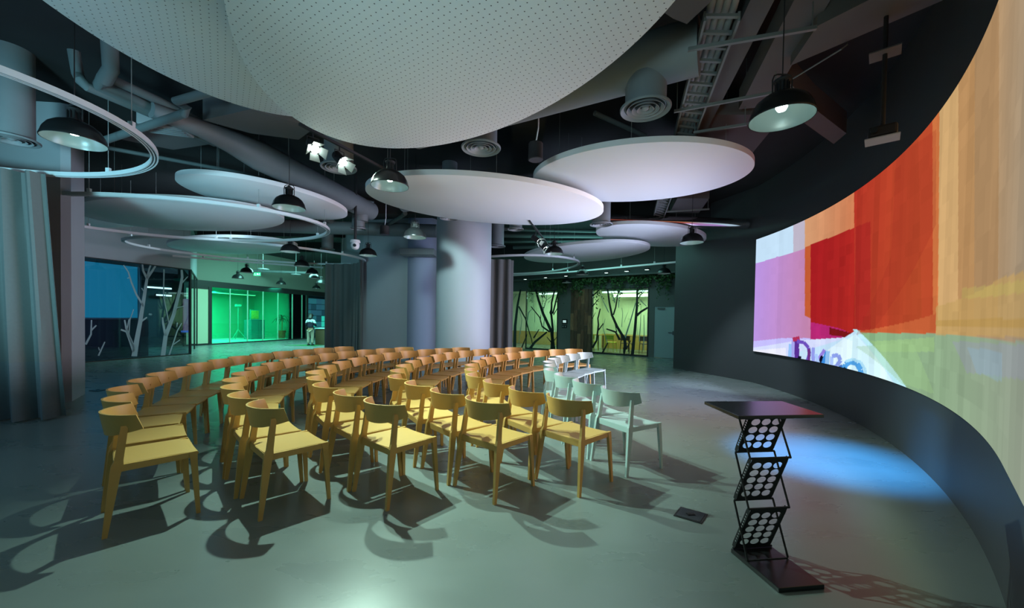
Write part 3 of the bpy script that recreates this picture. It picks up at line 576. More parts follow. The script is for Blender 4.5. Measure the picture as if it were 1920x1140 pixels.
stroke([(1588, 695), (1592, 684), (1602, 678), (1614, 682), (1621, 694), (1623, 706)], 8, (80, 160, 226)); stroke([(1592, 678), (1606, 674), (1622, 680), (1630, 694), (1630, 706)], 4, (170, 220, 244)); stroke([(1588, 690), (1594, 697)], 5, (14, 40, 80)); stroke([(1604, 692), (1604, 704)], 5, (200, 230, 250))
# vertical bands of the picture and module tone differences
cols = np.repeat(rng.normal(0, .05, 60), NS//60+2)[:NS+1]; tiles = np.kron(rng.normal(0, .028, (NZ//12+1, NS//16+1)), np.ones((12, 16)))[:NZ+1, :NS+1]
amt = np.clip((SX-.9)/2, .35, 1)
IMG *= (1+(cols[None, :]+tiles)*amt)[..., None]
stream = np.cumsum(rng.normal(0, .02, (NZ+1, NS+1)), 1); IMG = np.clip(IMG, 0, 1)
me = bpy.data.meshes.new('display_face')
KA = np.maximum(AA, aT); EX = (KA-AA)*WR
vx = WC.x+(WR-.045)*np.cos(KA)+np.sin(KA)*EX; vy = WC.y+(WR-.045)*np.sin(KA)-np.cos(KA)*EX; V = np.stack([vx, vy, ZZ], -1).reshape(-1, 3)
i0 = (np.arange(NZ)[:, None]*(NS+1)+np.arange(NS)[None, :]); Fq = np.stack([i0, i0+NS+1, i0+NS+2, i0+1], -1).reshape(-1, 4)
me.vertices.add(len(V)); me.vertices.foreach_set('co', V.ravel()); me.loops.add(Fq.size); me.polygons.add(len(Fq))
me.polygons.foreach_set('loop_start', np.arange(len(Fq))*4); me.polygons.foreach_set('loop_total', np.full(len(Fq), 4)); me.loops.foreach_set('vertex_index', Fq.ravel().astype(np.int32)); me.update(); me.validate()
ca = me.color_attributes.new('picture', 'FLOAT_COLOR', 'POINT'); ca.data.foreach_set('color', np.concatenate([IMG.reshape(-1, 3), np.ones((len(V), 1))], 1).ravel())
m = bpy.data.materials.new('led_picture'); m.use_nodes = True; nt = m.node_tree; nt.nodes.clear(); o_ = nt.nodes.new('ShaderNodeOutputMaterial'); e_ = nt.nodes.new('ShaderNodeEmission'); at_ = nt.nodes.new('ShaderNodeVertexColor'); at_.layer_name = 'picture'
LED = 1.0
e_.inputs[1].default_value = LED; nt.links.new(at_.outputs[0], e_.inputs[0]); nt.links.new(e_.outputs[0], o_.inputs[0]); me.materials.append(m)
disp = thing('video_wall', 'huge curved screen glowing with red, violet and tan bands on the dark wall', 'screen')
obj('picture', me, None, disp)
b = MB(); R = []
for k in range(81):
    a = aL+.0015+(aN-.0015-aL)*k/80
    R.append([wpos(a, r_, z) for r_, z in ((0, zb-.01), (.04, zb-.01), (.04, zt+.01), (0, zt+.01))])
obj('casing', b.loft(R), M_blackm, disp)

# ================================================================== CURTAINS AND TRACKS
ZTR = 3.3
def curtain(pts, z0, z1, amp, wav, label, seam=None, flare=.0, seed=0, slant=0):
    r_ = random.Random(seed); P = [Vector((p[0], p[1], 0)) for p in pts]; seg = [(P[i+1]-P[i]).length for i in range(len(P)-1)]; Ltot = sum(seg); n = int(Ltot/.03)
    ph = 0; cs = []
    for i in range(n+1):
        s = Ltot*i/n; k = 0; q = s
        while k < len(seg)-1 and q > seg[k]: q -= seg[k]; k += 1
        d = (P[k+1]-P[k]).normalized(); p = P[k]+d*q; nn = Vector((d.y, -d.x, 0)); ph += Ltot/n/wav*2*PI*(1+.35*math.sin(s*2.3+seed)); cs.append((p, nn, ph, s, d))
    def sheet(za, zb_, nz):
        V = []; Fs = []
        for side in (0, .006):
            for j in range(nz+1):
                z = za+(zb_-za)*j/nz; top = (z-z0)/(z1-z0)
                for p, nn, f, s, d in cs:
                    sq = math.sin(f); sq = math.copysign(abs(sq)**.7, sq)
                    a = amp*(1-.35*top)*sq+amp*.25*math.sin(f*.5+2*top)
                    q = p+nn*(a+side)+d*(-slant*top*(s/Ltot)); V.append((q.x, q.y, z))
        m_ = len(cs); N = (nz+1)*m_
        for sd in (0, 1):
            for j in range(nz):
                for i in range(m_-1): a = sd*N+j*m_+i; Fs.append((a, a+1, a+m_+1, a+m_))
        for i in range(m_-1): Fs += [(i, i+1, N+i+1, N+i), (nz*m_+i, nz*m_+i+1, N+nz*m_+i+1, N+nz*m_+i)]
        for j in range(nz): Fs += [(j*m_, (j+1)*m_, N+(j+1)*m_, N+j*m_), (j*m_+m_-1, (j+1)*m_+m_-1, N+(j+1)*m_+m_-1, N+j*m_+m_-1)]
        return MB().add(V, Fs)
    t = thing('curtain', label, 'curtain'); sm = seam if seam else z0
    obj('cloth', sheet(sm, z1, 8), M_curt, t, True)
    if seam: obj('hem_band', sheet(z0, sm, 3), M_curtband, t, True)
    return t
curtain([(-8.6, 4.55), (-7.4, 4.88), (-6.63, 5.12), (-6.33, 5.19), (-6.06, 5.32)], .02, ZTR-.03, .11, .27, 'tall taupe curtain beside the near pillar, darker band along its foot', seam=.78, seed=1, slant=.16)
pA = at(612, 500, ZTR-.05); pB = at(652, 497, ZTR-.05); pC = at(679, 500, ZTR-.05)
curtain([(-6.55, 13.9), (-5.6, 13.75), (-5.05, 13.3)], .02, ZTR-.03, .09, .28, 'taupe curtain hanging beside the grey wall near the corridor', seam=.95, seed=3)
curtain([(-5.05, 13.3), (-5.0, 12.9)], .02, ZTR+.02, .06, .2, 'narrow end fold of curtain against the grey wall', seed=5)
curtain([(-.75, 12.1), (-.1, 12.15), (-.02, 12.4)], .02, ZTR-.03, .08, .2, 'grey curtain gathered behind the big round column', seam=.6, seed=4)

def track(pts, closed, label, hang):
    t = thing('curtain_track', label, 'track', (0, 0, 0)); n = len(pts); P = [Vector(p) for p in pts]
    R1 = []; R2 = []; R3 = []
    for i, p in enumerate(P):
        a = P[i-1] if (i or closed) else p; b_ = P[(i+1) % n] if (i < n-1 or closed) else p; d = (b_-a).normalized(); x = Vector((d.y, -d.x, 0)); z = Vector((0, 0, 1))
        R1.append([p+x*q[0]+z*q[1] for q in ((-.035, 0), (-.022, 0), (-.022, .008), (.022, .008), (.022, 0), (.035, 0), (.035, .055), (-.035, .055))])
        R2.append([p+x*q[0]+z*q[1] for q in ((-.021, .0045), (.021, .0045), (.021, .007), (-.021, .007))])
        R3.append([p+x*q[0]+z*q[1] for q in ((-.006, 0), (.006, 0), (.006, .004), (-.006, .004))])
    obj('rail', MB().loft(R1, closed=closed), M_track, t); obj('channel', MB().loft(R2, closed=closed), M_groove, t); obj('runner_strip', MB().loft(R3, closed=closed), M_track, t)
    for k in hang:
        p = P[int(k*n) % n]
        h = obj('hanger', MB().box((p.x, p.y, p.z+.085), (.05, .035, .06)), M_track, t)
        obj('wire', MB().tube([(p.x, p.y, p.z+.11), (p.x, p.y, CEIL)], .004, 6), M_cable, h)
    return t
def ell(ctr, a, b_, deg, s, Z, n=96):
    c_, s_ = math.cos(math.radians(deg)), math.sin(math.radians(deg)); out = []
    for i in range(n):
        q = 2*PI*i/n; x, y = a*math.cos(q), b_*math.sin(q); out.append(((ctr[0]+x*c_-y*s_)*s, (ctr[1]+x*s_+y*c_)*s, Z))
    return out
k_ = ZTR-H
track(ell((-3.273, 1.977), 1.165, .969, -174.3, k_, ZTR), True, 'oval curtain track over the near curtain and pillar', (.03, .2, .36, .53, .7, .86))
track(ell((-3.657, 4.425), 1.518, 1.008, 0, k_, ZTR), True, 'long oval curtain track in front of the low white oval panel', (.02, .12, .3, .45, .6, .75, .9))
track(ell((-4.166, 6.517), 1.635, 1.039, -148.7, k_, ZTR), True, 'oval curtain track reaching the corridor curtain', (.08, .22, .38, .5, .64, .78, .93))
track(ell((-.037, 7.611), 1.454, 1.079, -53.5, k_, ZTR), True, 'oval curtain track behind the big round column', (.05, .25, .45, .62, .8, .95))
def spline(P, n=40):
    P = [Vector((*p, ZTR)) for p in P]; out = []; Q_ = [P[0]*2-P[1]]+P+[P[-1]*2-P[-2]]
    for i in range(1, len(Q_)-2):
        for k in range(n//(len(P)-1)):
            t = k/(n//(len(P)-1)); a, b_, c_, d_ = Q_[i-1:i+3]; out.append(.5*((2*b_)+(c_-a)*t+(2*a-5*b_+4*c_-d_)*t*t+(3*b_-a-3*c_+d_)*t**3))
    return out+[P[-1]]
track(spline([(-11.1, 12.9), (-9.8, 13.937), (-8.71, 14.63), (-7.378, 15.385)]), False, 'straight curtain track near the far green glass wall', (.15, .5, .85))
track(spline([(-1.6, 17.7), (-.035, 17.09), (2.148, 15.565), (3.8, 13.9), (5.2, 12.45)]), False, 'long curtain track running towards the dark curved wall', (.2, .5, .75, .9))

# ================================================================== CEILING PANELS (oval acoustic boards)
def disc(ctr, a, b_, deg, Z, label, m=M_disc, th=.085, name='ceiling_panel'):
    s = Z-H; c = (ctr[0]*s, ctr[1]*s); t = thing(name, label, 'ceiling panel', (c[0], c[1], Z), math.radians(deg), 'oval hanging ceiling panels')
    n = 128; A_, B_ = a*s, b_*s; R = []
    for ins, z in ((.006, 0), (0, .004), (0, th-.004), (.006, th)): R.append([((A_-ins)*math.cos(2*PI*i/n), (B_-ins)*math.sin(2*PI*i/n), z) for i in range(n)])
    obj('board', MB().loft(R), m, t, True)
    for q in (.4, 1.4, 2.6, 3.6, 4.8, 5.7): obj('wire', MB().tube([(A_*.8*math.cos(q), B_*.8*math.sin(q), th), (A_*.8*math.cos(q), B_*.8*math.sin(q), CEIL-Z)], .003, 6), M_cable, t)
    return t
disc((-.306, 1.46), 1.058, .619, -50, 3.5, 'largest perforated white oval panel, nearest over the chairs', M_perf)
disc((-.9, 1.2), .84, .60, 110, 3.8, 'dim perforated oval panel above and behind the largest one', M_perf)
disc((-.184, 3.498), 1.056, .649, -159, 3.5, 'white oval panel hanging over the big round column')
disc((.856, 2.783), .726, .56, 171, 3.72, 'white oval panel nearest the curved screen')
disc((1.041, 6.02), 1.083, .713, -53, 3.5, 'pale oval panel over the meeting room glass, lower of that pair')
disc((1.649, 4.699), .819, .474, -145, 3.68, 'pale oval panel beside the dark wall, higher of the far pair')
disc((-2.115, 3.485), .682, .457, -118, 3.68, 'white oval panel under the large grey duct')
disc((-3.441, 4.12), 1.094, .63, 168, 3.5, 'bluish white oval panel emerging from behind the near pillar')
disc((-4.169, 5.878), 1.137, .603, 157.3, 3.5, 'farthest low oval panel towards the green glass wall')
disc((-4.75, 3.95), .95, .72, 170, 3.62, 'blue-lit oval panel mostly hidden by the near pillar')

# ================================================================== DUCTS, DIFFUSERS, PIPES
def diffuser(p, r, label, zt_, nk=.8):
    t = thing('air_diffuser', label, 'air vent', p, 0, 'round ceiling air diffusers')
    obj('flange', MB().lathe([(r, .0), (r*.97, -.012), (r*.82, .012), (r*.84, .03), (r, .012)], 36, closed=True), M_duct, t, True)
    for i, q in enumerate((.74, .54, .34)): obj('ring', MB().lathe([(r*q, -.008), (r*(q-.12), .03), (r*(q-.13), .03), (r*(q-.01), -.01)], 32, closed=True), M_ductlight, t, True)
    obj('core', MB().lathe([(.005, -.015), (r*.13, .0), (r*.15, .03), (.005, .03)], 20), M_ductlight, t, True)
    obj('neck', MB().lathe([(r*nk, .015), (r*nk, zt_), (r*nk-.01, zt_), (r*nk-.01, .015)], 32, closed=True), M_duct, t, True)
    return t
D = [((1210, 205), 3.6, .25, 'big round air diffuser on the thick duct near the cable ladder', .3), ((902, 278), 3.6, .25, 'round air diffuser under the thick duct above the column', .3), ((635, 315), 3.62, .25, 'round air diffuser behind the lit track spotlights', .9), ((672, 429), 3.58, .19, 'round air diffuser below the elbow of the grey duct', .35),
     ((22, 262), 3.62, .25, 'large air diffuser above the near curtain', .9), ((842, 409), 3.58, .2, 'air diffuser half hidden behind the oval panel at the column', .9), ((967, 430), 3.6, .19, 'air diffuser just beyond the column under the oval panel', .5), ((1127, 421), 3.5, .24, 'air diffuser between the two bright oval panels', .9),
     ((932, 462), 3.6, .25, 'air diffuser low beside the column top', .8), ((493, 505), 3.55, .25, 'far air diffuser beside the green exit sign', .8), ((555, 515), 3.55, .25, 'far air diffuser beyond the green exit sign', .8), ((614, 467), 3.6, .22, 'air diffuser above the corridor curtain', .8)]
for (u, v), Z, r, lb, zt_ in D: diffuser(at(u, v, Z), r, lb, zt_ if zt_ < .6 and v < 440 else CEIL-Z, .8 if v < 500 else .06)
def duct(pts, r, label, m=M_duct, name='air_duct', n=28, cat='duct', parts=()):
    t = thing(name, label, cat); obj('pipe', MB().tube(pts, r, n), m, t, True)
    for pp, rr in parts: obj('branch', MB().tube(pp, rr, 24), m, t, True)
    return t
A1 = Vector((1.735, 3.80, 4.07)); dr = Vector((-.87, .49, 0)).normalized()
duct([A1, A1+dr*3.6], .25, 'thick grey air duct with a capped end near the cable ladder')
duct([(-4.75, 5.2, 4.1), (-4.5, 5.7, 4.1), (-4.37, 6.1, 4.10), (-4.25, 6.6, 4.09), (-3.6, 9.95, 4.09)], [.10, .12, .17, .24, .22], 'long grey air duct running from the pipe bundle to an elbow', parts=[([(-3.72, 9.62, 4.12), (-3.72, 9.62, 3.75)], .18)])
duct([(-2.6, 9.3, 4.1), (1.0, 7.6, 4.1)], .18, 'slim grey duct crossing above the oval panel at the column')
duct([at(1140, 412, 3.9), at(1400, 420, 3.9)], .13, 'shiny lagged pipe over the far pair of oval panels', M_chrome, 'lagged_pipe')
duct([(-8.5, 11.9, 4.15), (-2.4, 12.35, 4.15)], .2, 'grey duct above the corridor curtain')
def pipe(pts, r, lb): duct(pts, r, lb, M_pipe, 'pipe', 14, 'pipe')
pipe([at(138, 95, 4.5), at(146, 140, 4.25), at(152, 152, 4.15), at(163, 162, 4.1), at(290, 216, 4.1), at(402, 268, 4.1)], .055, 'lowest lagged pipe of the dim bundle above the near pillar')
pipe([at(205, 75, 4.5), at(208, 130, 4.25), at(196, 150, 4.15), at(183, 158, 4.15), at(330, 225, 4.15), at(404, 258, 4.15)], .075, 'middle thick lagged pipe of the dim bundle with a bend')
pipe([at(212, 150, 4.25), at(300, 190, 4.25), at(404, 244, 4.25)], .055, 'upper lagged pipe of the dim bundle')
pipe([at(188, 266, 3.95), at(345, 213, 3.95), at(352, 204, 4.0), at(330, 190, 4.05), at(400, 170, 4.05)], .05, 'blue-grey pipe crossing under the dim pipe bundle')
pipe([at(190, 275, 4.3), at(420, 318, 4.3), at(700, 380, 4.3)], .035, 'thin pipe under the slab behind the pendant lamps')
pipe([at(1115, 212, 4.35), at(1210, 255, 4.35)], .035, 'thin straight pipe beside the thick duct')
pipe([at(598, 408, 4.3)*1, at(700, 440, 4.3), at(760, 400, 4.3)], .06, 'grey pipe behind the hanging black cylinder')
pipe([at(380, 500, 3.75), at(480, 508, 3.75), at(590, 512, 3.75)], .07, 'pipe low above the far green glass wall')
for k in range(5):
    pipe([(-2.4+.8*k, 12.5+k*1.1, 4.3), (4.6, 12.8+k*.6, 4.3)], .05+.02*(k % 2), lab[k]+' of the long parallel pipes under the far slab')
# box ducts and beams
def beam(P4, z0, h, name, label=None, m=M_beam):
    b = MB(); b.prism([(p.x, p.y) for p in P4], z0, z0+h)
    if label is None: return struct(name, b, m)
    return tag(obj(name, b, m), label, 'duct')
Z = 4.15
beam([at(1407, 0, Z), at(1452, 0, Z), at(1321, 253, Z), at(1290, 253, Z)], Z, .25, 'box_duct', 'narrow pale box duct beside the cable ladder')
beam([at(1489, 0, Z), at(1557, 0, Z), at(1513, 74, Z), at(1440, 200, Z), at(1385, 205, Z)], Z, .25, 'box_duct', 'wide pale box duct above the nearest pendant lamp')
beam([at(1629, 0, Z-.1), at(1850, -40, Z-.1), at(1765, 2, Z-.1), at(1482, 123, Z-.1), at(1532, 49, Z-.1)], Z-.1, .4, 'ceiling_beam')
beam([at(1476, 150, Z), at(1526, 203, Z), at(1587, 250, Z), at(1563, 270, Z), at(1500, 225, Z), at(1462, 185, Z)], Z, .3, 'ceiling_beam')
beam([at(1330, 215, Z+.1), at(1470, 215, Z+.1), at(1400, 300, Z+.1), at(1280, 300, Z+.1)], Z+.1, .2, 'box_duct', 'mauve-lit box duct above the oval panel nearest the screen')
beam([at(1270, 372, Z), at(1330, 372, Z), at(1310, 400, Z), at(1255, 400, Z)], Z, .2, 'box_duct', 'far end of the pale box duct below the oval panel')
beam([at(380, 225, 4.1), at(470, 205, 4.1), at(590, 240, 4.1), at(560, 262, 4.1), at(470, 250, 4.1)], 4.1, .3, 'box_duct', 'dim wide box duct beside the dim perforated panel')
beam([at(229, 262, 4.15), at(335, 225, 4.15), at(410, 268, 4.15), at(325, 281, 4.15)], 4.15, .18, 'box_duct', 'pale box duct behind the crossing pipe')
beam([at(1240, 20, 4.0), at(1300, -30, 4.0), at(1400, -60, 4.0), at(1288, 45, 4.0), at(1262, 35, 4.0)], 4.0, .3, 'ceiling_beam')
for k in range(3):
    yy = 11.2+k*3.4; struct('ceiling_beam', MB().box((-3, yy, CEIL-.22), (17, .4, .44)), M_ceil)
struct('ceiling_beam', MB().box((.2, 7.2, CEIL-.2), (.5, 8, .4)), M_ceil)
# air-conditioning cassettes
for (u, v), lb in (((312, 246), 'plastic-wrapped air unit below the crossing pipe'), ((785, 480), 'louvred air unit above the grey wall')):
    p = at(u, v, 4.0) if v < 300 else at(u, v, 3.42)
    t = thing('air_unit', lb, 'air unit', p, .3 if v < 300 else 0); obj('casing', MB().box((0, 0, .1), (.55 if v < 300 else 1.1, .3 if v < 300 else .6, .2)), M_ductlight, t, bevel=.02)
    for k in range(4): obj('slat', MB().box((0, -.09+.06*k, -.008), (.45 if v < 300 else .95, .02, .016)), M_duct, t)
# cable ladder
t = thing('cable_ladder', 'galvanised cable ladder carrying four thick cables', 'cable tray'); Z = 4.0
La, Lb = at(1322, 30, Z), at(1268, 240, Z); Ra, Rb = at(1386, 30, Z), at(1305, 245, Z); Lc = Lb+(Lb-La)*2.2; Rc = Rb+(Rb-Ra)*2.2
La0, Ra0 = at(1297, -20, Z+.25), at(1372, -40, Z+.25)
obj('side_rail', MB().bar(La, Lc, (.02, .08), (.02, .08)), M_tray, t); obj('side_rail', MB().bar(Ra, Rc, (.02, .08), (.02, .08)), M_tray, t)
n = 34
for k in range(n): q = k/(n-1); obj('rung', MB().bar(La.lerp(Lc, q), Ra.lerp(Rc, q), (.03, .025), (.03, .025)), M_tray, t)
for k in range(4):
    q = .16+.22*k; obj('cable', MB().tube([La.lerp(Ra, q)+(La-Lb)*.6+Vector((0, 0, .3)), La.lerp(Ra, q)+Vector((0, 0, .07)), Lc.lerp(Rc, q)+Vector((0, 0, .07))], .032, 12), M_cable, t, True)
for (u0, v0, u1, v1) in ((1290, 93, 1531, 52), (1264, 209, 1460, 172), (1300, 249, 1400, 233), (1250, 397, 1330, 392)):
    Zs = 3.93; p, q = at(u0, v0, Zs), at(u1, v1, Zs)
    t = thing('support_channel', ['steel channel rail crossing under the cable ladder, nearest', 'steel channel rail behind the nearest pendant lamp', 'steel channel rail just above the oval panel', 'steel channel rail seen below the oval panel'][[1290, 1264, 1300, 1250].index(u0)], 'rail')
    obj('channel', MB().bar(p, q, (.03, .03), (.03, .03)), M_tray, t)
    for e in (p.lerp(q, .03), p.lerp(q, .97)): obj('rod', MB().tube([e, (e.x, e.y, CEIL)], .006, 6), M_tray, t)
# thin bright conduit near the projector
tag(obj('conduit', MB().tube([at(1476, 154, 3.95), at(1578, 92, 3.95), at(1588, 84, 4.0), at(1588, 80, 4.3)], .007, 8), M_tray, smooth=True), 'thin metal conduit running up behind the nearest pendant lamp', 'pipe')
# projector on a pole
p = at(1654, 262, 3.02); p2 = Vector((p.x, p.y, CEIL))
t = thing('projector', 'projector on a ceiling pole in front of the dark wall', 'projector', p, -.75)
obj('pole', MB().tube([(0, 0, .09), (0, 0, CEIL-p.z)], .016), M_blackm, t); obj('mounting_plate', MB().box((0, 0, .72), (.20, .17, .010)), M_beam, t)
obj('body', MB().box((0, 0, .06), (.19, .15, .09)), M_blackm, t, bevel=.02); obj('base_plate', MB().box((0, 0, .0), (.22, .18, .008)), M_grey, t); obj('lens', MB().tube([(-.05, -.07, .06), (-.05, -.11, .06)], .025, 16), M_black, t)

# ================================================================== LAMPS
def pendant(p, label, near=False):
    t = thing('pendant_lamp', label, 'lamp', p, 0, 'black dome pendant lamps')
    return t
r0 = .225
prof_o = [(r0+.004, -.004), (r0+.006, .004), (r0*.985, .03), (r0*.93, .075), (r0*.80, .125), (r0*.60, .162), (r0*.38, .185), (r0*.24, .195)]
prof_i = [(r0*.23, .188), (r0*.37, .178), (r0*.58, .155), (r0*.78, .118), (r0*.91, .07), (r0*.965, .028), (r0*.985, .002), (r0-.001, -.004)]
me_sh = MB().lathe(prof_o, 40).mesh('shade', M_black, True)
mb = MB(); R = [[(r_*math.cos(2*PI*k/40), r_*math.sin(2*PI*k/40), z) for k in range(40)] for r_, z in prof_o]; mb.loft(R, caps=False); me_sh = mb.mesh('shade', M_black, True)
mb = MB(); R = [[(r_*math.cos(2*PI*k/40), r_*math.sin(2*PI*k/40), z) for k in range(40)] for r_, z in prof_i]; mb.loft(R, caps=True); me_in = mb.mesh('reflector', M_refl, True)
me_in = MB().loft(R, caps=False).add([(0, 0, .186)]+[tuple(R[0][k]) for k in range(40)], [(0, 1+k, 1+(k+1) % 40) for k in range(40)]).mesh('reflector', M_refl, True)
me_nk = MB().lathe([(.055, .19), (.05, .20), (.04, .215), (.04, .27), (.06, .285), (.062, .30), (.03, .32), (.012, .335)], 20).mesh('neck', M_blackm, True)
mb = MB()
for k in range(10): a = k*PI/5; mb.bar((.047*math.cos(a), .047*math.sin(a), .205), (.047*math.cos(a), .047*math.sin(a), .28), (.006, .012), (.006, .012))
me_fin = mb.mesh('cooling_fins', M_black)
me_yk = MB().tube([(-.075, 0, .18), (-.078, 0, .30), (-.065, 0, .335), (-.04, 0, .345), (.04, 0, .345), (.065, 0, .335), (.078, 0, .30), (.075, 0, .18)], .006, 8).mesh('yoke', M_blackm, True)
me_bulb = MB().lathe([(.005, .055), (.03, .062), (.042, .085), (.038, .115), (.02, .15), (.018, .19)], 20).mesh('bulb', M_bulb, True)
ZL = 3.08
LP = [(1465, 222, 'nearest pendant lamp, beside the projector'), (140, 265, 'pendant lamp above the near curtain and pillar'), (542, 390, 'pendant lamp in front of the oval panel under the grey duct'), (731, 349, 'pendant lamp below the bright track spotlights'), (778, 445, 'pendant lamp just beside the big round column'), (690, 479, 'pendant lamp above the grey wall beside the dome camera'),
      (544, 472, 'pendant lamp beneath the long oval track, first of the far cluster'), (566, 499, 'pendant lamp overlapping its neighbours in the far cluster, upper front'), (585, 513, 'pendant lamp at the centre of the far cluster'), (589, 522, 'pendant lamp low behind the centre one of the far cluster'), (446, 522, 'pendant lamp in front of the far plaster, dimmer of the exit sign pair'), (463, 511, 'pendant lamp right beside the green exit sign'), (527, 533, 'pendant lamp alone above the far green glass'), (593, 541, 'smallest pendant lamp beside the corridor curtain'), (602, 531, 'pendant lamp half hidden by the corridor curtain'),
      (1039, 476, 'pendant lamp beside the second pair of track spotlights'), (1092, 515, 'pendant lamp above the timber planks'), (1297, 455, 'pendant lamp in front of the dark curved wall'), (1245, 513, 'faint pendant lamp above the ivy near the dark wall'), (1063, 530, 'faint pendant lamp low above the first meeting room')]
for i, (u, v, lb) in enumerate(LP):
    p = at(u, v, ZL); t = pendant(p, lb)
    obj('shade', me_sh, None, t); obj('reflector', me_in, None, t); obj('neck', me_nk, None, t); obj('cooling_fins', me_fin, None, t); obj('yoke', me_yk, None, t); obj('bulb', me_bulb, None, t)
    obj('cord', MB().tube([(0, 0, .33), (0, 0, CEIL-ZL)], .005, 6), M_blackm, t)
    if i < 7 or i in (15, 17): light('pendant_lamp_light', 'POINT', (p.x, p.y, p.z+.03), 1.1, (.72, 1, .90), shadow_soft_size=.03)
# track spotlights
def spots(p0, p1, heads, aim, label, lit, drop):
    t = thing('spotlight_rail', label+' rail', 'rail'); obj('rail', MB().bar(p0, p1, (.035, .03), (.035, .03)), M_blackm, t)
    for e in (p0.lerp(p1, .1), p0.lerp(p1, .9)): obj('wire', MB().tube([e, (e.x, e.y, CEIL)], .004, 6), M_cable, t)
    for i, (q, am) in enumerate(heads):
        q = Vector(q); d = (Vector(am)-q).normalized(); x = d.cross(Vector((0, 0, 1))).normalized(); y = x.cross(d).normalized()
        h = thing('track_spotlight', label+(' nearer lamp head with open flaps' if i == 0 else ' second lamp head with open flaps'), 'lamp', q, 0, 'track spotlights')
        f = lambda a, b_, c_: tuple(d*a+x*b_+y*c_)
        obj('housing', MB().tube([f(-.20, 0, 0), f(-.19, 0, 0), f(-.03, 0, 0), f(-.005, 0, 0)], [.045, .058, .062, .056], 24), M_blackm, h, True)
        obj('lens', MB().tube([f(-.006, 0, 0), f(.004, 0, 0)], .048, 24), M_spotlens, h)
        obj('yoke', MB().tube([f(-.1, -.065, 0), tuple(d*-.1+x*-.065+Vector((0, 0, .10))), tuple(d*-.1+x*.065+Vector((0, 0, .10))), f(-.1, .065, 0)], .006, 8), M_blackm, h)
        obj('stem', MB().tube([tuple(d*-.1+Vector((0, 0, .10))), tuple(d*-.1+Vector((0, 0, drop-.01))), tuple(Vector((0, 0, drop)))], .009, 8), M_blackm, h)
        for (sx, sy) in ((1, 0), (-1, 0), (0, 1), (0, -1)):
            c_ = [f(.0, sx*.05+sy*w_, sy*.05+sx*w_) for w_ in (-.045, .045)]; e_ = [f(.085, sx*.11+sy*w_, sy*.11+sx*w_) for w_ in (.06, -.06)]
            n_ = Vector(f(0, sx, sy))*.003
            V = [Vector(k) for k in c_+e_]; obj('flap', MB().add([*V, *[k+n_ for k in V]], [(0, 1, 2, 3), (7, 6, 5, 4), (0, 4, 5, 1), (1, 5, 6, 2), (2, 6, 7, 3), (3, 7, 4, 0)]), M_flap, h)
s1 = Vector(SPOT1)+Vector((-.03, .02, 0)); s2 = Vector(SPOT2)+Vector((-.03, .02, 0))
ptx = lambda u, v: at(u, v, 3.42)
h1 = at(591, 280, 3.42); h2 = at(643, 305, 3.42)
dq = Vector((h2.x-h1.x, h2.y-h1.y, 0)); pr0 = Vector((h1.x, h1.y, 3.62))-dq*.5; pr1 = Vector((h2.x, h2.y, 3.62))+dq*2.4
spots(pr0, pr1, [(h1, h1+Vector((.62, -.62, -.7))), (h2, h2+Vector((.72, -.45, -.75)))], None, 'bright track spotlight,', True, .2)
q1 = at(1010, 452, 3.3); q2 = at(1022, 466, 3.3)
dq = Vector((q2.x-q1.x, q2.y-q1.y, 0)); spots(Vector((q1.x, q1.y, 3.5))-dq*1.2, Vector((q2.x, q2.y, 3.5))+dq*1.2, [(q1, q1+Vector((.8, -.3, -.6))), (q2, q2+Vector((.7, -.4, -.8)))], None, 'far track spotlight pair beside the pendant,', True, .2)
# hanging black cylinders (speakers)
for (u, v, Z, r, lb) in ((1004, 300, 3.45, .09, 'black cylindrical speaker hanging beside the bright oval panel'), (721, 440, 3.45, .11, 'black cylindrical speaker hanging beyond the track rail')):
    p = at(u, v, Z); t = thing('hanging_speaker', lb, 'speaker', p); obj('body', MB().lathe([(r, 0), (r+.006, .004), (r, .012), (r, .2), (r*.9, .21)], 28), M_blackm, t, True)
    obj('grille', MB().lathe([(.002, -.004), (r*.94, -.004), (r*.94, .0), (.002, 0)], 28), mat('speaker_grille', (.05, .05, .07), .6), t); obj('cord', MB().tube([(0, 0, .2), (.03, 0, .4), (.03, 0, CEIL-Z)], .008, 8), M_track, t)
# dome camera on pole
p = at(666, 461, 3.06); t = thing('dome_camera', 'white swivel camera hanging from a black pole', 'camera', p)
obj('pole', MB().tube([(0, 0, .12), (0, 0, CEIL-p.z)], .03, 16), M_blackm, t, True); obj('mount', MB().lathe([(.03, .14), (.10, .13), (.11, .09), (.11, .07), (.02, .07)], 24), M_white, t, True)
obj('body', MB().lathe([(.085, .07), (.095, .03), (.09, -.02), (.07, -.065), (.03, -.085), (.002, -.088)], 24), M_white, t, True); obj('lens', MB().tube([(.02, -.06, .0), (.022, -.105, -.002)], .035, 20), M_black, t)
light('fill_bounce', 'AREA', (1.0, 8.5, 3.0), 0.001, (1, 1, 1), size=.1) if False else None

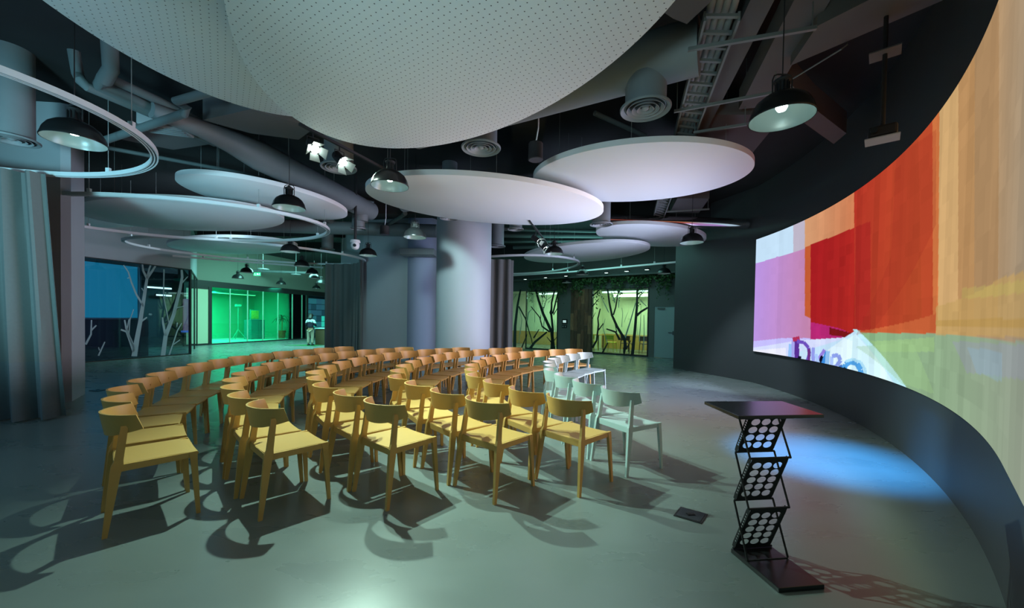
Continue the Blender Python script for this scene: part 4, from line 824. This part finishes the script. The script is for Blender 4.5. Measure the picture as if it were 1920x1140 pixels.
# ================================================================== CHAIRS
def chair_meshes(m, sfx):
    P = {}
    # dished seat
    nx, ny, th = 12, 10, .016; V = []; Fs = []
    def zt_(x, y): return .452-.012*(1-(x/.21)**2)*(1-((y-.02)/.24)**2*.5)-.010*max(0, (y-.16)/.08)**2
    for s_ in (0, 1):
        for j in range(ny+1):
            for i in range(nx+1):
                y = -.195+.43*j/ny; w = .205+.018*j/ny; x = -w+2*w*i/nx; V.append((x, y, zt_(x, y)-(th if s_ else 0)))
    N = (nx+1)*(ny+1); g = lambda s_, i, j: s_*N+j*(nx+1)+i
    for j in range(ny):
        for i in range(nx): Fs += [(g(0, i, j), g(0, i+1, j), g(0, i+1, j+1), g(0, i, j+1)), (g(1, i, j+1), g(1, i+1, j+1), g(1, i+1, j), g(1, i, j))]
    for i in range(nx): Fs += [(g(0, i, 0), g(1, i, 0), g(1, i+1, 0), g(0, i+1, 0)), (g(0, i+1, ny), g(1, i+1, ny), g(1, i, ny), g(0, i, ny))]
    for j in range(ny): Fs += [(g(0, 0, j+1), g(1, 0, j+1), g(1, 0, j), g(0, 0, j)), (g(0, nx, j), g(1, nx, j), g(1, nx, j+1), g(0, nx, j+1))]
    P['seat'] = MB().add(V, Fs).mesh('seat', m, True)
    # wrap-around backrest
    na, nz, th = 30, 8, .013; V = []; Fs = []
    rings = []
    for s_ in (0, 1):
        for i in range(na+1):
            a = -1+2*i/na; ph = a*math.radians(70); edge = abs(a)
            zlo = .622+.050*edge**2.5; zhi = .775-.004*edge
            for j in range(nz+1):
                q = j/nz; z = zlo+(zhi-zlo)*q; low = (.775-z)/.15
                ext = 1+(.10*(1-q))*max(0, (edge-.7)/.3)            # slanted wing tip, lower corner reaches further forward
                php = ph*ext; rho = .2615-.022*low-(th if s_ else 0)
                yc = -.0085+.004*low
                V.append((rho*math.sin(php), yc-rho*math.cos(php)+(.0 if not s_ else 0), z))
    N = (na+1)*(nz+1); g = lambda s_, i, j: s_*N+i*(nz+1)+j
    for i in range(na):
        for j in range(nz): Fs += [(g(0, i, j), g(0, i+1, j), g(0, i+1, j+1), g(0, i, j+1)), (g(1, i, j+1), g(1, i+1, j+1), g(1, i+1, j), g(1, i, j))]
        Fs += [(g(0, i, nz), g(0, i+1, nz), g(1, i+1, nz), g(1, i, nz)), (g(0, i+1, 0), g(0, i, 0), g(1, i, 0), g(1, i+1, 0))]
    for j in range(nz): Fs += [(g(0, 0, j+1), g(0, 0, j), g(1, 0, j), g(1, 0, j+1)), (g(0, na, j), g(0, na, j+1), g(1, na, j+1), g(1, na, j))]
    P['backrest'] = MB().add(V, Fs).mesh('backrest', m, True)
    def leg(secs): # secs: centre, half x, half y
        return MB().loft([[(c[0]-hx, c[1]-hy, c[2]), (c[0]+hx, c[1]-hy, c[2]), (c[0]+hx, c[1]+hy, c[2]), (c[0]-hx, c[1]+hy, c[2])] for c, hx, hy in secs]).mesh('leg', m)
    for s_, nm in ((-1, 'L'), (1, 'R')):
        P['rear'+nm] = leg([((s_*.244, -.245, 0), .011, .013), ((s_*.222, -.195, .40), .014, .027), ((s_*.218, -.186, .445), .013, .030), ((s_*.213, -.178, .48), .012, .022), ((s_*.205, -.160, .62), .011, .020), ((s_*.202, -.150, .70), .009, .018)])
        P['front'+nm] = leg([((s_*.240, .232, 0), .011, .012), ((s_*.222, .208, .40), .013, .020), ((s_*.217, .204, .452), .013, .026)])
    P['rails'] = (MB().bar((-.219, -.19, .428), (-.217, .215, .430), (.022, .046), (.022, .040)).bar((.219, -.19, .428), (.217, .215, .430), (.022, .046), (.022, .040))
                  .bar((-.21, -.190, .418), (.21, -.190, .418), (.018, .050), (.018, .050)).bar((-.21, .205, .425), (.21, .205, .425), (.016, .030), (.016, .030)).mesh('seat_frame', m))
    return P
def make_chair(m, sfx, label, loc, rz, group):
    P = chair_meshes(m, sfx); t = thing('dining_chair', label, 'chair', loc, rz, group)
    obj('seat', P['seat'], None, t); obj('backrest', P['backrest'], None, t); obj('seat_frame', P['rails'], None, t)
    for k in ('rearL', 'rearR', 'frontL', 'frontR'): obj('leg', P[k], None, t)
    return t
ROWS = {
 1: [(-2.60, 2.85, 46.5), (-2.985, 3.235, 43), (-3.343, 3.62, 37), (-3.601, 4.066, 29.8), (-3.806, 4.489, 23.9), (-3.988, 4.927, 18.0), (-4.109, 5.39, 12.1), (-4.19, 5.86, 6.1), (-4.231, 6.324, 0.3), (-4.204, 6.801, -5.6), (-4.123, 7.277, -11.6), (-4.002, 7.736, -17.5), (-3.828, 8.185, -23.5), (-3.599, 8.617, -29.6)],
 2: [(-1.765, 3.10, 47), (-2.144, 3.43, 43), (-2.476, 3.801, 37.4), (-2.748, 4.188, 30.4), (-2.963, 4.621, 23.2), (-3.123, 5.077, 16.0), (-3.224, 5.551, 8.8), (-3.264, 6.035, 1.6), (-3.244, 6.518, -5.7), (-3.159, 6.999, -13.0), (-3.038, 7.454, -20.0), (-2.834, 7.9, -27.3), (-2.594, 8.312, -34.4), (-2.319, 8.687, -41.3)],
 3: [(-0.942, 3.273, 50), (-1.33, 3.59, 45), (-1.7, 3.96, 37.2), (-1.976, 4.376, 29.1), (-2.211, 4.81, 21.1), (-2.326, 5.311, 12.8), (-2.371, 5.823, 4.5), (-2.357, 6.333, -3.9), (-2.274, 6.836, -12.3), (-2.137, 7.316, -20.6), (-1.936, 7.771, -28.8), (-1.699, 8.187, -36.6), (-1.419, 8.562, -44.2), (-1.095, 8.889, -51.7)],
 4: [(-0.128, 3.40, 47.5), (-0.498, 3.74, 40.1), (-0.843, 4.129, 32.0), (-1.148, 4.56, 24.0), (-1.273, 5.042, 16.6), (-1.352, 5.553, 8.7), (-1.371, 6.075, 0.6), (-1.33, 6.593, -7.4), (-1.208, 7.1, -15.5), (-1.063, 7.583, -23.3), (-0.848, 8.038, -31.1), (-0.583, 8.457, -38.7), (-0.259, 8.835, -46.3), (0.103, 9.164, -53.7)],
 5: [(0.585, 3.55, 43.0), (0.241, 3.89, 35.0), (-0.042, 4.309, 26.6), (-0.277, 4.769, 18.2), (-0.356, 5.239, 10.5), (-0.411, 5.739, 2.3), (-0.374, 6.244, -6.0), (-0.272, 6.738, -14.4), (-0.1, 7.214, -22.7), (0.125, 7.66, -31.1), (0.399, 8.069, -39.2), (0.72, 8.435, -47.2), (1.083, 8.752, -55.1), (1.475, 9.013, -62.8)],
 6: [(1.178, 3.966, 29.5), (0.955, 4.413, 21.4), (0.798, 4.884, 13.3), (0.707, 5.357, 5.5), (0.751, 5.834, -2.3), (0.768, 6.321, -10.2), (0.892, 6.79, -18.1), (1.072, 7.242, -26.1), (1.314, 7.664, -34.0), (1.603, 8.051, -41.8)]}
ORD = ['first', 'second', 'third', 'fourth', 'fifth', 'sixth', 'seventh', 'eighth', 'ninth', 'tenth', 'eleventh', 'twelfth', 'thirteenth', 'fourteenth']
RN = {1: 'rearmost curved row', 2: 'second row from the back', 3: 'middle row, third from the back', 4: 'fourth row from the back', 5: 'frontmost mustard row, behind the white chairs', 6: 'short white front row'}
proto = {}
for r_, lst in ROWS.items():
    for i, (x, y, dg) in enumerate(lst):
        c_ = 'white' if r_ == 6 else 'mustard'
        pos = 'end chair nearest the viewer' if i == 0 else ('far end chair' if i == len(lst)-1 else ORD[i]+' chair from the near end')
        lb = ('pale mint-white ' if r_ == 6 else 'mustard ')+pos+', '+RN[r_]; loc = (x, y, 0); rz = math.radians(dg-90)
        gp = 'white chairs of the front row' if r_ == 6 else 'mustard chairs in curved rows'
        if c_ not in proto: proto[c_] = make_chair(M_chairw if r_ == 6 else M_chair, c_, lb, loc, rz, gp)
        else: dup(proto[c_], loc, rz, lb, gp)

# ================================================================== FOLDING LECTERN
o0 = Vector((1.409, 2.451, 0)); wv = Vector((.265, .035, 0)); wl_ = wv.length; wh = wv.normalized(); lh = Vector((.143, -.990, 0)).normalized()
t = thing('folding_lectern', 'black folding zigzag lectern with round-hole panels and a flat top', 'lectern', o0, 0)
LP_ = lambda a, d, z: tuple(wh*a+lh*d+Vector((0, 0, z)))
def slabp(a0, a1, d0, d1, z0, z1):
    return MB().add([LP_(a, d, z) for z in (z0, z1) for a, d in ((a0, d0), (a1, d0), (a1, d1), (a0, d1))], [(3, 2, 1, 0), (4, 5, 6, 7), (0, 1, 5, 4), (1, 2, 6, 5), (2, 3, 7, 6), (3, 0, 4, 7)])
obj('base', slabp(-.005, .272, -.012, .362, .0, .028), M_black, t, bevel=.004)
obj('base_hinge', slabp(-.003, .27, .118, .124, .028, .032), M_blackm, t)
def holeplate(fn, W_, L_, cx, cy, r, mh, th, mat_, name):
    nxh, nyh = len(cx), len(cy); ex = [0]+[(cx[i]+cx[i+1])/2 for i in range(nxh-1)]+[W_]; ey = [0]+[(cy[i]+cy[i+1])/2 for i in range(nyh-1)]+[L_]; mb = MB(); K = 16
    for i in range(nxh):
        for j in range(nyh):
            C = []; O = []
            for k in range(K):
                a = 2*PI*(k+.5)/K; C.append((cx[i]+r[0]*math.cos(a), cy[j]+r[1]*math.sin(a)))
                ca, sa = math.cos(a), math.sin(a); tx = ((ex[i+1] if ca > 0 else ex[i])-cx[i])/ca; ty = ((ey[j+1] if sa > 0 else ey[j])-cy[j])/sa; q = min(tx, ty); O.append((cx[i]+ca*q, cy[j]+sa*q))
            V = []; Fs = []
            for s_ in (0, th): V += [fn(*p, s_) for p in C]+[fn(*p, s_) for p in O]
            for k in range(K):
                k2 = (k+1) % K; Fs += [(k, k2, K+k2, K+k), (2*K+k2, 2*K+k, 3*K+k, 3*K+k2), (k2, k, 2*K+k, 2*K+k2)]
            # corners
            base = len(V); cr = [(ex[i], ey[j]), (ex[i+1], ey[j]), (ex[i+1], ey[j+1]), (ex[i], ey[j+1])]
            for s_ in (0, th): V += [fn(*p, s_) for p in cr]
            for ci, (px, py) in enumerate(cr):
                best = sorted(range(K), key=lambda k: (O[k][0]-px)**2+(O[k][1]-py)**2)[:2]
                Fs += [(K+best[0], K+best[1], base+ci), (3*K+best[0], 3*K+best[1], base+4+ci)]
            mb.add(V, Fs)
    return mb
Zh = .303; D_ = .125
for lv in range(3):
    z0 = .034+lv*Zh; z1 = z0+Zh*(1 if lv < 2 else .86); dd = D_*(1 if lv < 2 else .86); Lp = math.hypot(dd, z1-z0)
    def fn(x, y, s_, z0=z0, z1=z1, dd=dd, Lp=Lp): return LP_(.012+x, dd*y/Lp+s_*.9, z0+(z1-z0)*y/Lp+s_*.3)
    W_ = wl_-.028; nr_ = 5 if lv < 2 else 4; sy_ = (Lp-.05)/nr_
    obj('shelf_panel', holeplate(fn, W_, Lp, [W_*(.20+.29*k) for k in range(3)], [.035+sy_*(k+.5)-.01 for k in range(nr_)], (.030, .0245), None, .003, None, ''), M_blackm, t)
    for sd in (0, 1):
        ax = .010 if sd == 0 else wl_-.012
        def fs_(x, y, s_, ax=ax, z0=z0, z1=z1, dd=dd, Lp=Lp): return LP_(ax+s_, dd*y/Lp-x*.92, z0+(z1-z0)*y/Lp+x*.35)
        obj('side_flange', holeplate(fs_, .026, Lp, [.013], [.05+(Lp-.1)*k/11 for k in range(12)], (.006, .006), None, .002, None, ''), M_blackm, t)
        a_ = .0 if sd == 0 else wl_
        obj('cross_strut', MB().bar(LP_(a_, D_+.0, z0), LP_(a_, 0, z0+Zh-(0 if lv < 2 else .03)), (.010, .006), (.010, .006)), M_blackm, t)
    obj('crossbar', MB().bar(LP_(0, 0, z0+.002), LP_(wl_, 0, z0+.002), (.010, .010), (.010, .010)), M_blackm, t)
    if lv: obj('crossbar', MB().bar(LP_(0, D_, z0+.004), LP_(wl_, D_, z0+.004), (.010, .010), (.010, .010)), M_blackm, t)
obj('desk_top', MB().prism([(1.235-o0.x, 2.51-o0.y), (1.235-o0.x, 2.126-o0.y), (1.752-o0.x, 2.195-o0.y), (1.764-o0.x, 2.557-o0.y)], .925, .945), mat('black_laminate', (.02, .02, .024), .22), t, bevel=.003)

# ---- floor boxes
def floorbox(P4, label):
    c = sum(P4, Vector())/4; t = thing('floor_outlet', label, 'floor outlet', (c.x, c.y, 0))
    obj('frame', MB().prism([((p.x-c.x), (p.y-c.y)) for p in P4], 0.001, .006), M_blackm, t)
    obj('lid', MB().prism([((p.x-c.x)*.86, (p.y-c.y)*.86) for p in P4], .006, .009), mat('brushed_dark_steel', (.10, .11, .12), .3, metal=.8), t)
    a, b_ = (P4[0]-c)*.2, (P4[2]-c)*.2; obj('lid_handle', MB().bar((a.x, a.y, .012), (b_.x, b_.y, .012), (.03, .004), (.03, .004)), M_blackm, t)
floorbox([at(1262.6, 967.5, 0), at(1276, 951, 0), at(1327, 965.5, 0), at(1315.5, 983, 0)], 'open-lidded steel floor outlet between the front chair and lectern')
floorbox([at(166, 733, 0), at(183, 729.5, 0), at(200, 731, 0), at(184, 734.5, 0)], 'dark floor outlet near the foot of the pillar')

# ================================================================== PERSON (seen from behind)
pc = aty(582, 640, 19.0); px = pc.x
def skin_fig(name, verts, edges, rad, m, parent, sub=2, root=0):
    me = bpy.data.meshes.new(name); me.from_pydata(verts, edges, []); o = bpy.data.objects.new(name, me); COL.objects.link(o); o.parent = parent
    sk = o.modifiers.new('skin', 'SKIN'); sk.use_smooth_shade = True
    for i, r_ in enumerate(rad):
        v = me.skin_vertices[0].data[i]; v.radius = r_ if isinstance(r_, tuple) else (r_, r_); v.use_root = (i == root)
    ss = o.modifiers.new('sub', 'SUBSURF'); ss.levels = sub; ss.render_levels = sub
    me.materials.append(m); return o
M_skin = mat('skin', (.35, .2, .13), .5); M_hair = mat('dark_hair', (.01, .009, .008), .6); M_trous = mat('beige_trousers', (.42, .36, .28), .8)
per = thing('person', 'person seen from behind in a striped white and navy sweater and beige trousers', 'person', (px, 19.0, 0), 0)
V = [(0, 0, .80), (0, .01, .95), (0, .01, 1.12), (0, 0, 1.24), (0, 0, 1.30), (0, .01, 1.36), (0, .01, 1.44),
     (.15, 0, 1.20), (.21, .02, 1.0), (.16, .20, .96), (.11, .27, .97), (-.15, 0, 1.20), (-.21, .02, 1.0), (-.16, .20, .96), (-.11, .27, .97),
     (.075, 0, .74), (.085, .01, .42), (.09, -.01, .07), (.10, .10, .03), (-.075, 0, .74), (-.085, .01, .42), (-.09, -.01, .07), (-.10, .10, .03)]
E_ = [(0, 1), (1, 2), (2, 3), (3, 4), (4, 5), (5, 6), (3, 7), (7, 8), (8, 9), (9, 10), (3, 11), (11, 12), (12, 13), (13, 14), (0, 15), (15, 16), (16, 17), (17, 18), (0, 19), (19, 20), (20, 21), (21, 22)]
Rd = [(.12, .09), (.105, .08), (.12, .085), (.07, .06), .042, (.072, .085), (.062, .075), .05, .036, .028, .018, .05, .036, .028, .018, .075, .05, .032, .028, .075, .05, .032, .028]
for s_, w_ in ((1, 10), (-1, 14)):
    x0, y0, z0 = V[w_]
    for f in range(4):
        n0 = len(V); V += [(x0-s_*.02+s_*.016*f, y0+.05, z0+.006*f), (x0-s_*.025+s_*.014*f, y0+.08-.004*f, z0-.015)]; E_ += [(w_, n0), (n0, n0+1)]; Rd += [.008, .007]
    n0 = len(V); V += [(x0-s_*.035, y0+.02, z0+.02), (x0-s_*.045, y0+.045, z0+.015)]; E_ += [(w_, n0), (n0, n0+1)]; Rd += [.009, .008]
body = skin_fig('body', V, E_, Rd, M_skin, per)
M_sw = bpy.data.materials.new('striped_sweater'); M_sw.use_nodes = True; nt = M_sw.node_tree; bb = nt.nodes['Principled BSDF']; bb.inputs['Roughness'].default_value = .85
tc = nt.nodes.new('ShaderNodeTexCoord'); sp = nt.nodes.new('ShaderNodeSeparateXYZ'); nt.links.new(tc.outputs['Object'], sp.inputs[0]); ab = nt.nodes.new('ShaderNodeMath'); ab.operation = 'ABSOLUTE'; nt.links.new(sp.outputs[0], ab.inputs[0])
ma = nt.nodes.new('ShaderNodeMath'); ma.operation = 'MULTIPLY_ADD'; ma.inputs[1].default_value = .3; nt.links.new(ab.outputs[0], ma.inputs[0]); nt.links.new(sp.outputs[2], ma.inputs[2])
rp = nt.nodes.new('ShaderNodeValToRGB'); rp.color_ramp.interpolation = 'CONSTANT'; E2 = rp.color_ramp.elements; mr = nt.nodes.new('ShaderNodeMapRange'); mr.inputs[1].default_value = .8; mr.inputs[2].default_value = 1.4; nt.links.new(ma.outputs[0], mr.inputs[0]); nt.links.new(mr.outputs[0], rp.inputs[0])
E2[0].position = 0; E2[0].color = (.01, .012, .03, 1); E2[1].position = .60; E2[1].color = (.55, .6, .62, 1)
for q, c_ in ((.84, (.012, .014, .03, 1)),): e = E2.new(q); e.color = c_
nt.links.new(rp.outputs[0], bb.inputs['Base Color'])
skin_fig('sweater', [(0, 0, .84), (0, .01, .95), (0, .01, 1.12), (0, 0, 1.25), (.155, 0, 1.20), (.22, .02, .99), (.17, .19, .955), (-.155, 0, 1.20), (-.22, .02, .99), (-.17, .19, .955)], [(0, 1), (1, 2), (2, 3), (3, 4), (4, 5), (5, 6), (3, 7), (7, 8), (8, 9)], [(.155, .12), (.15, .115), (.155, .115), (.085, .08), .075, .06, .05, .075, .06, .05], M_sw, per)
skin_fig('trousers', [(0, 0, .84), (.085, 0, .72), (.095, .01, .42), (.095, -.01, .10), (-.085, 0, .72), (-.095, .01, .42), (-.095, -.01, .10)], [(0, 1), (1, 2), (2, 3), (0, 4), (4, 5), (5, 6)], [(.15, .12), .095, .075, .062, .095, .075, .062], M_trous, per)
skin_fig('hair', [(0, -.01, 1.42), (0, -.02, 1.36), (0, -.045, 1.28), (0, .02, 1.455)], [(0, 1), (1, 2), (0, 3)], [(.095, .095), (.09, .085), (.06, .05), (.07, .06)], M_hair, per)
for s_ in (1, -1): obj('shoe', MB().loft([[(s_*.10+x*w_, y, z) for x, z in ((-1, 0), (1, 0), (1, h_), (-1, h_))] for y, w_, h_ in ((-.06, .035, .07), (.0, .045, .09), (.09, .048, .06), (.16, .03, .035))]), M_blackm, per, bevel=.008)
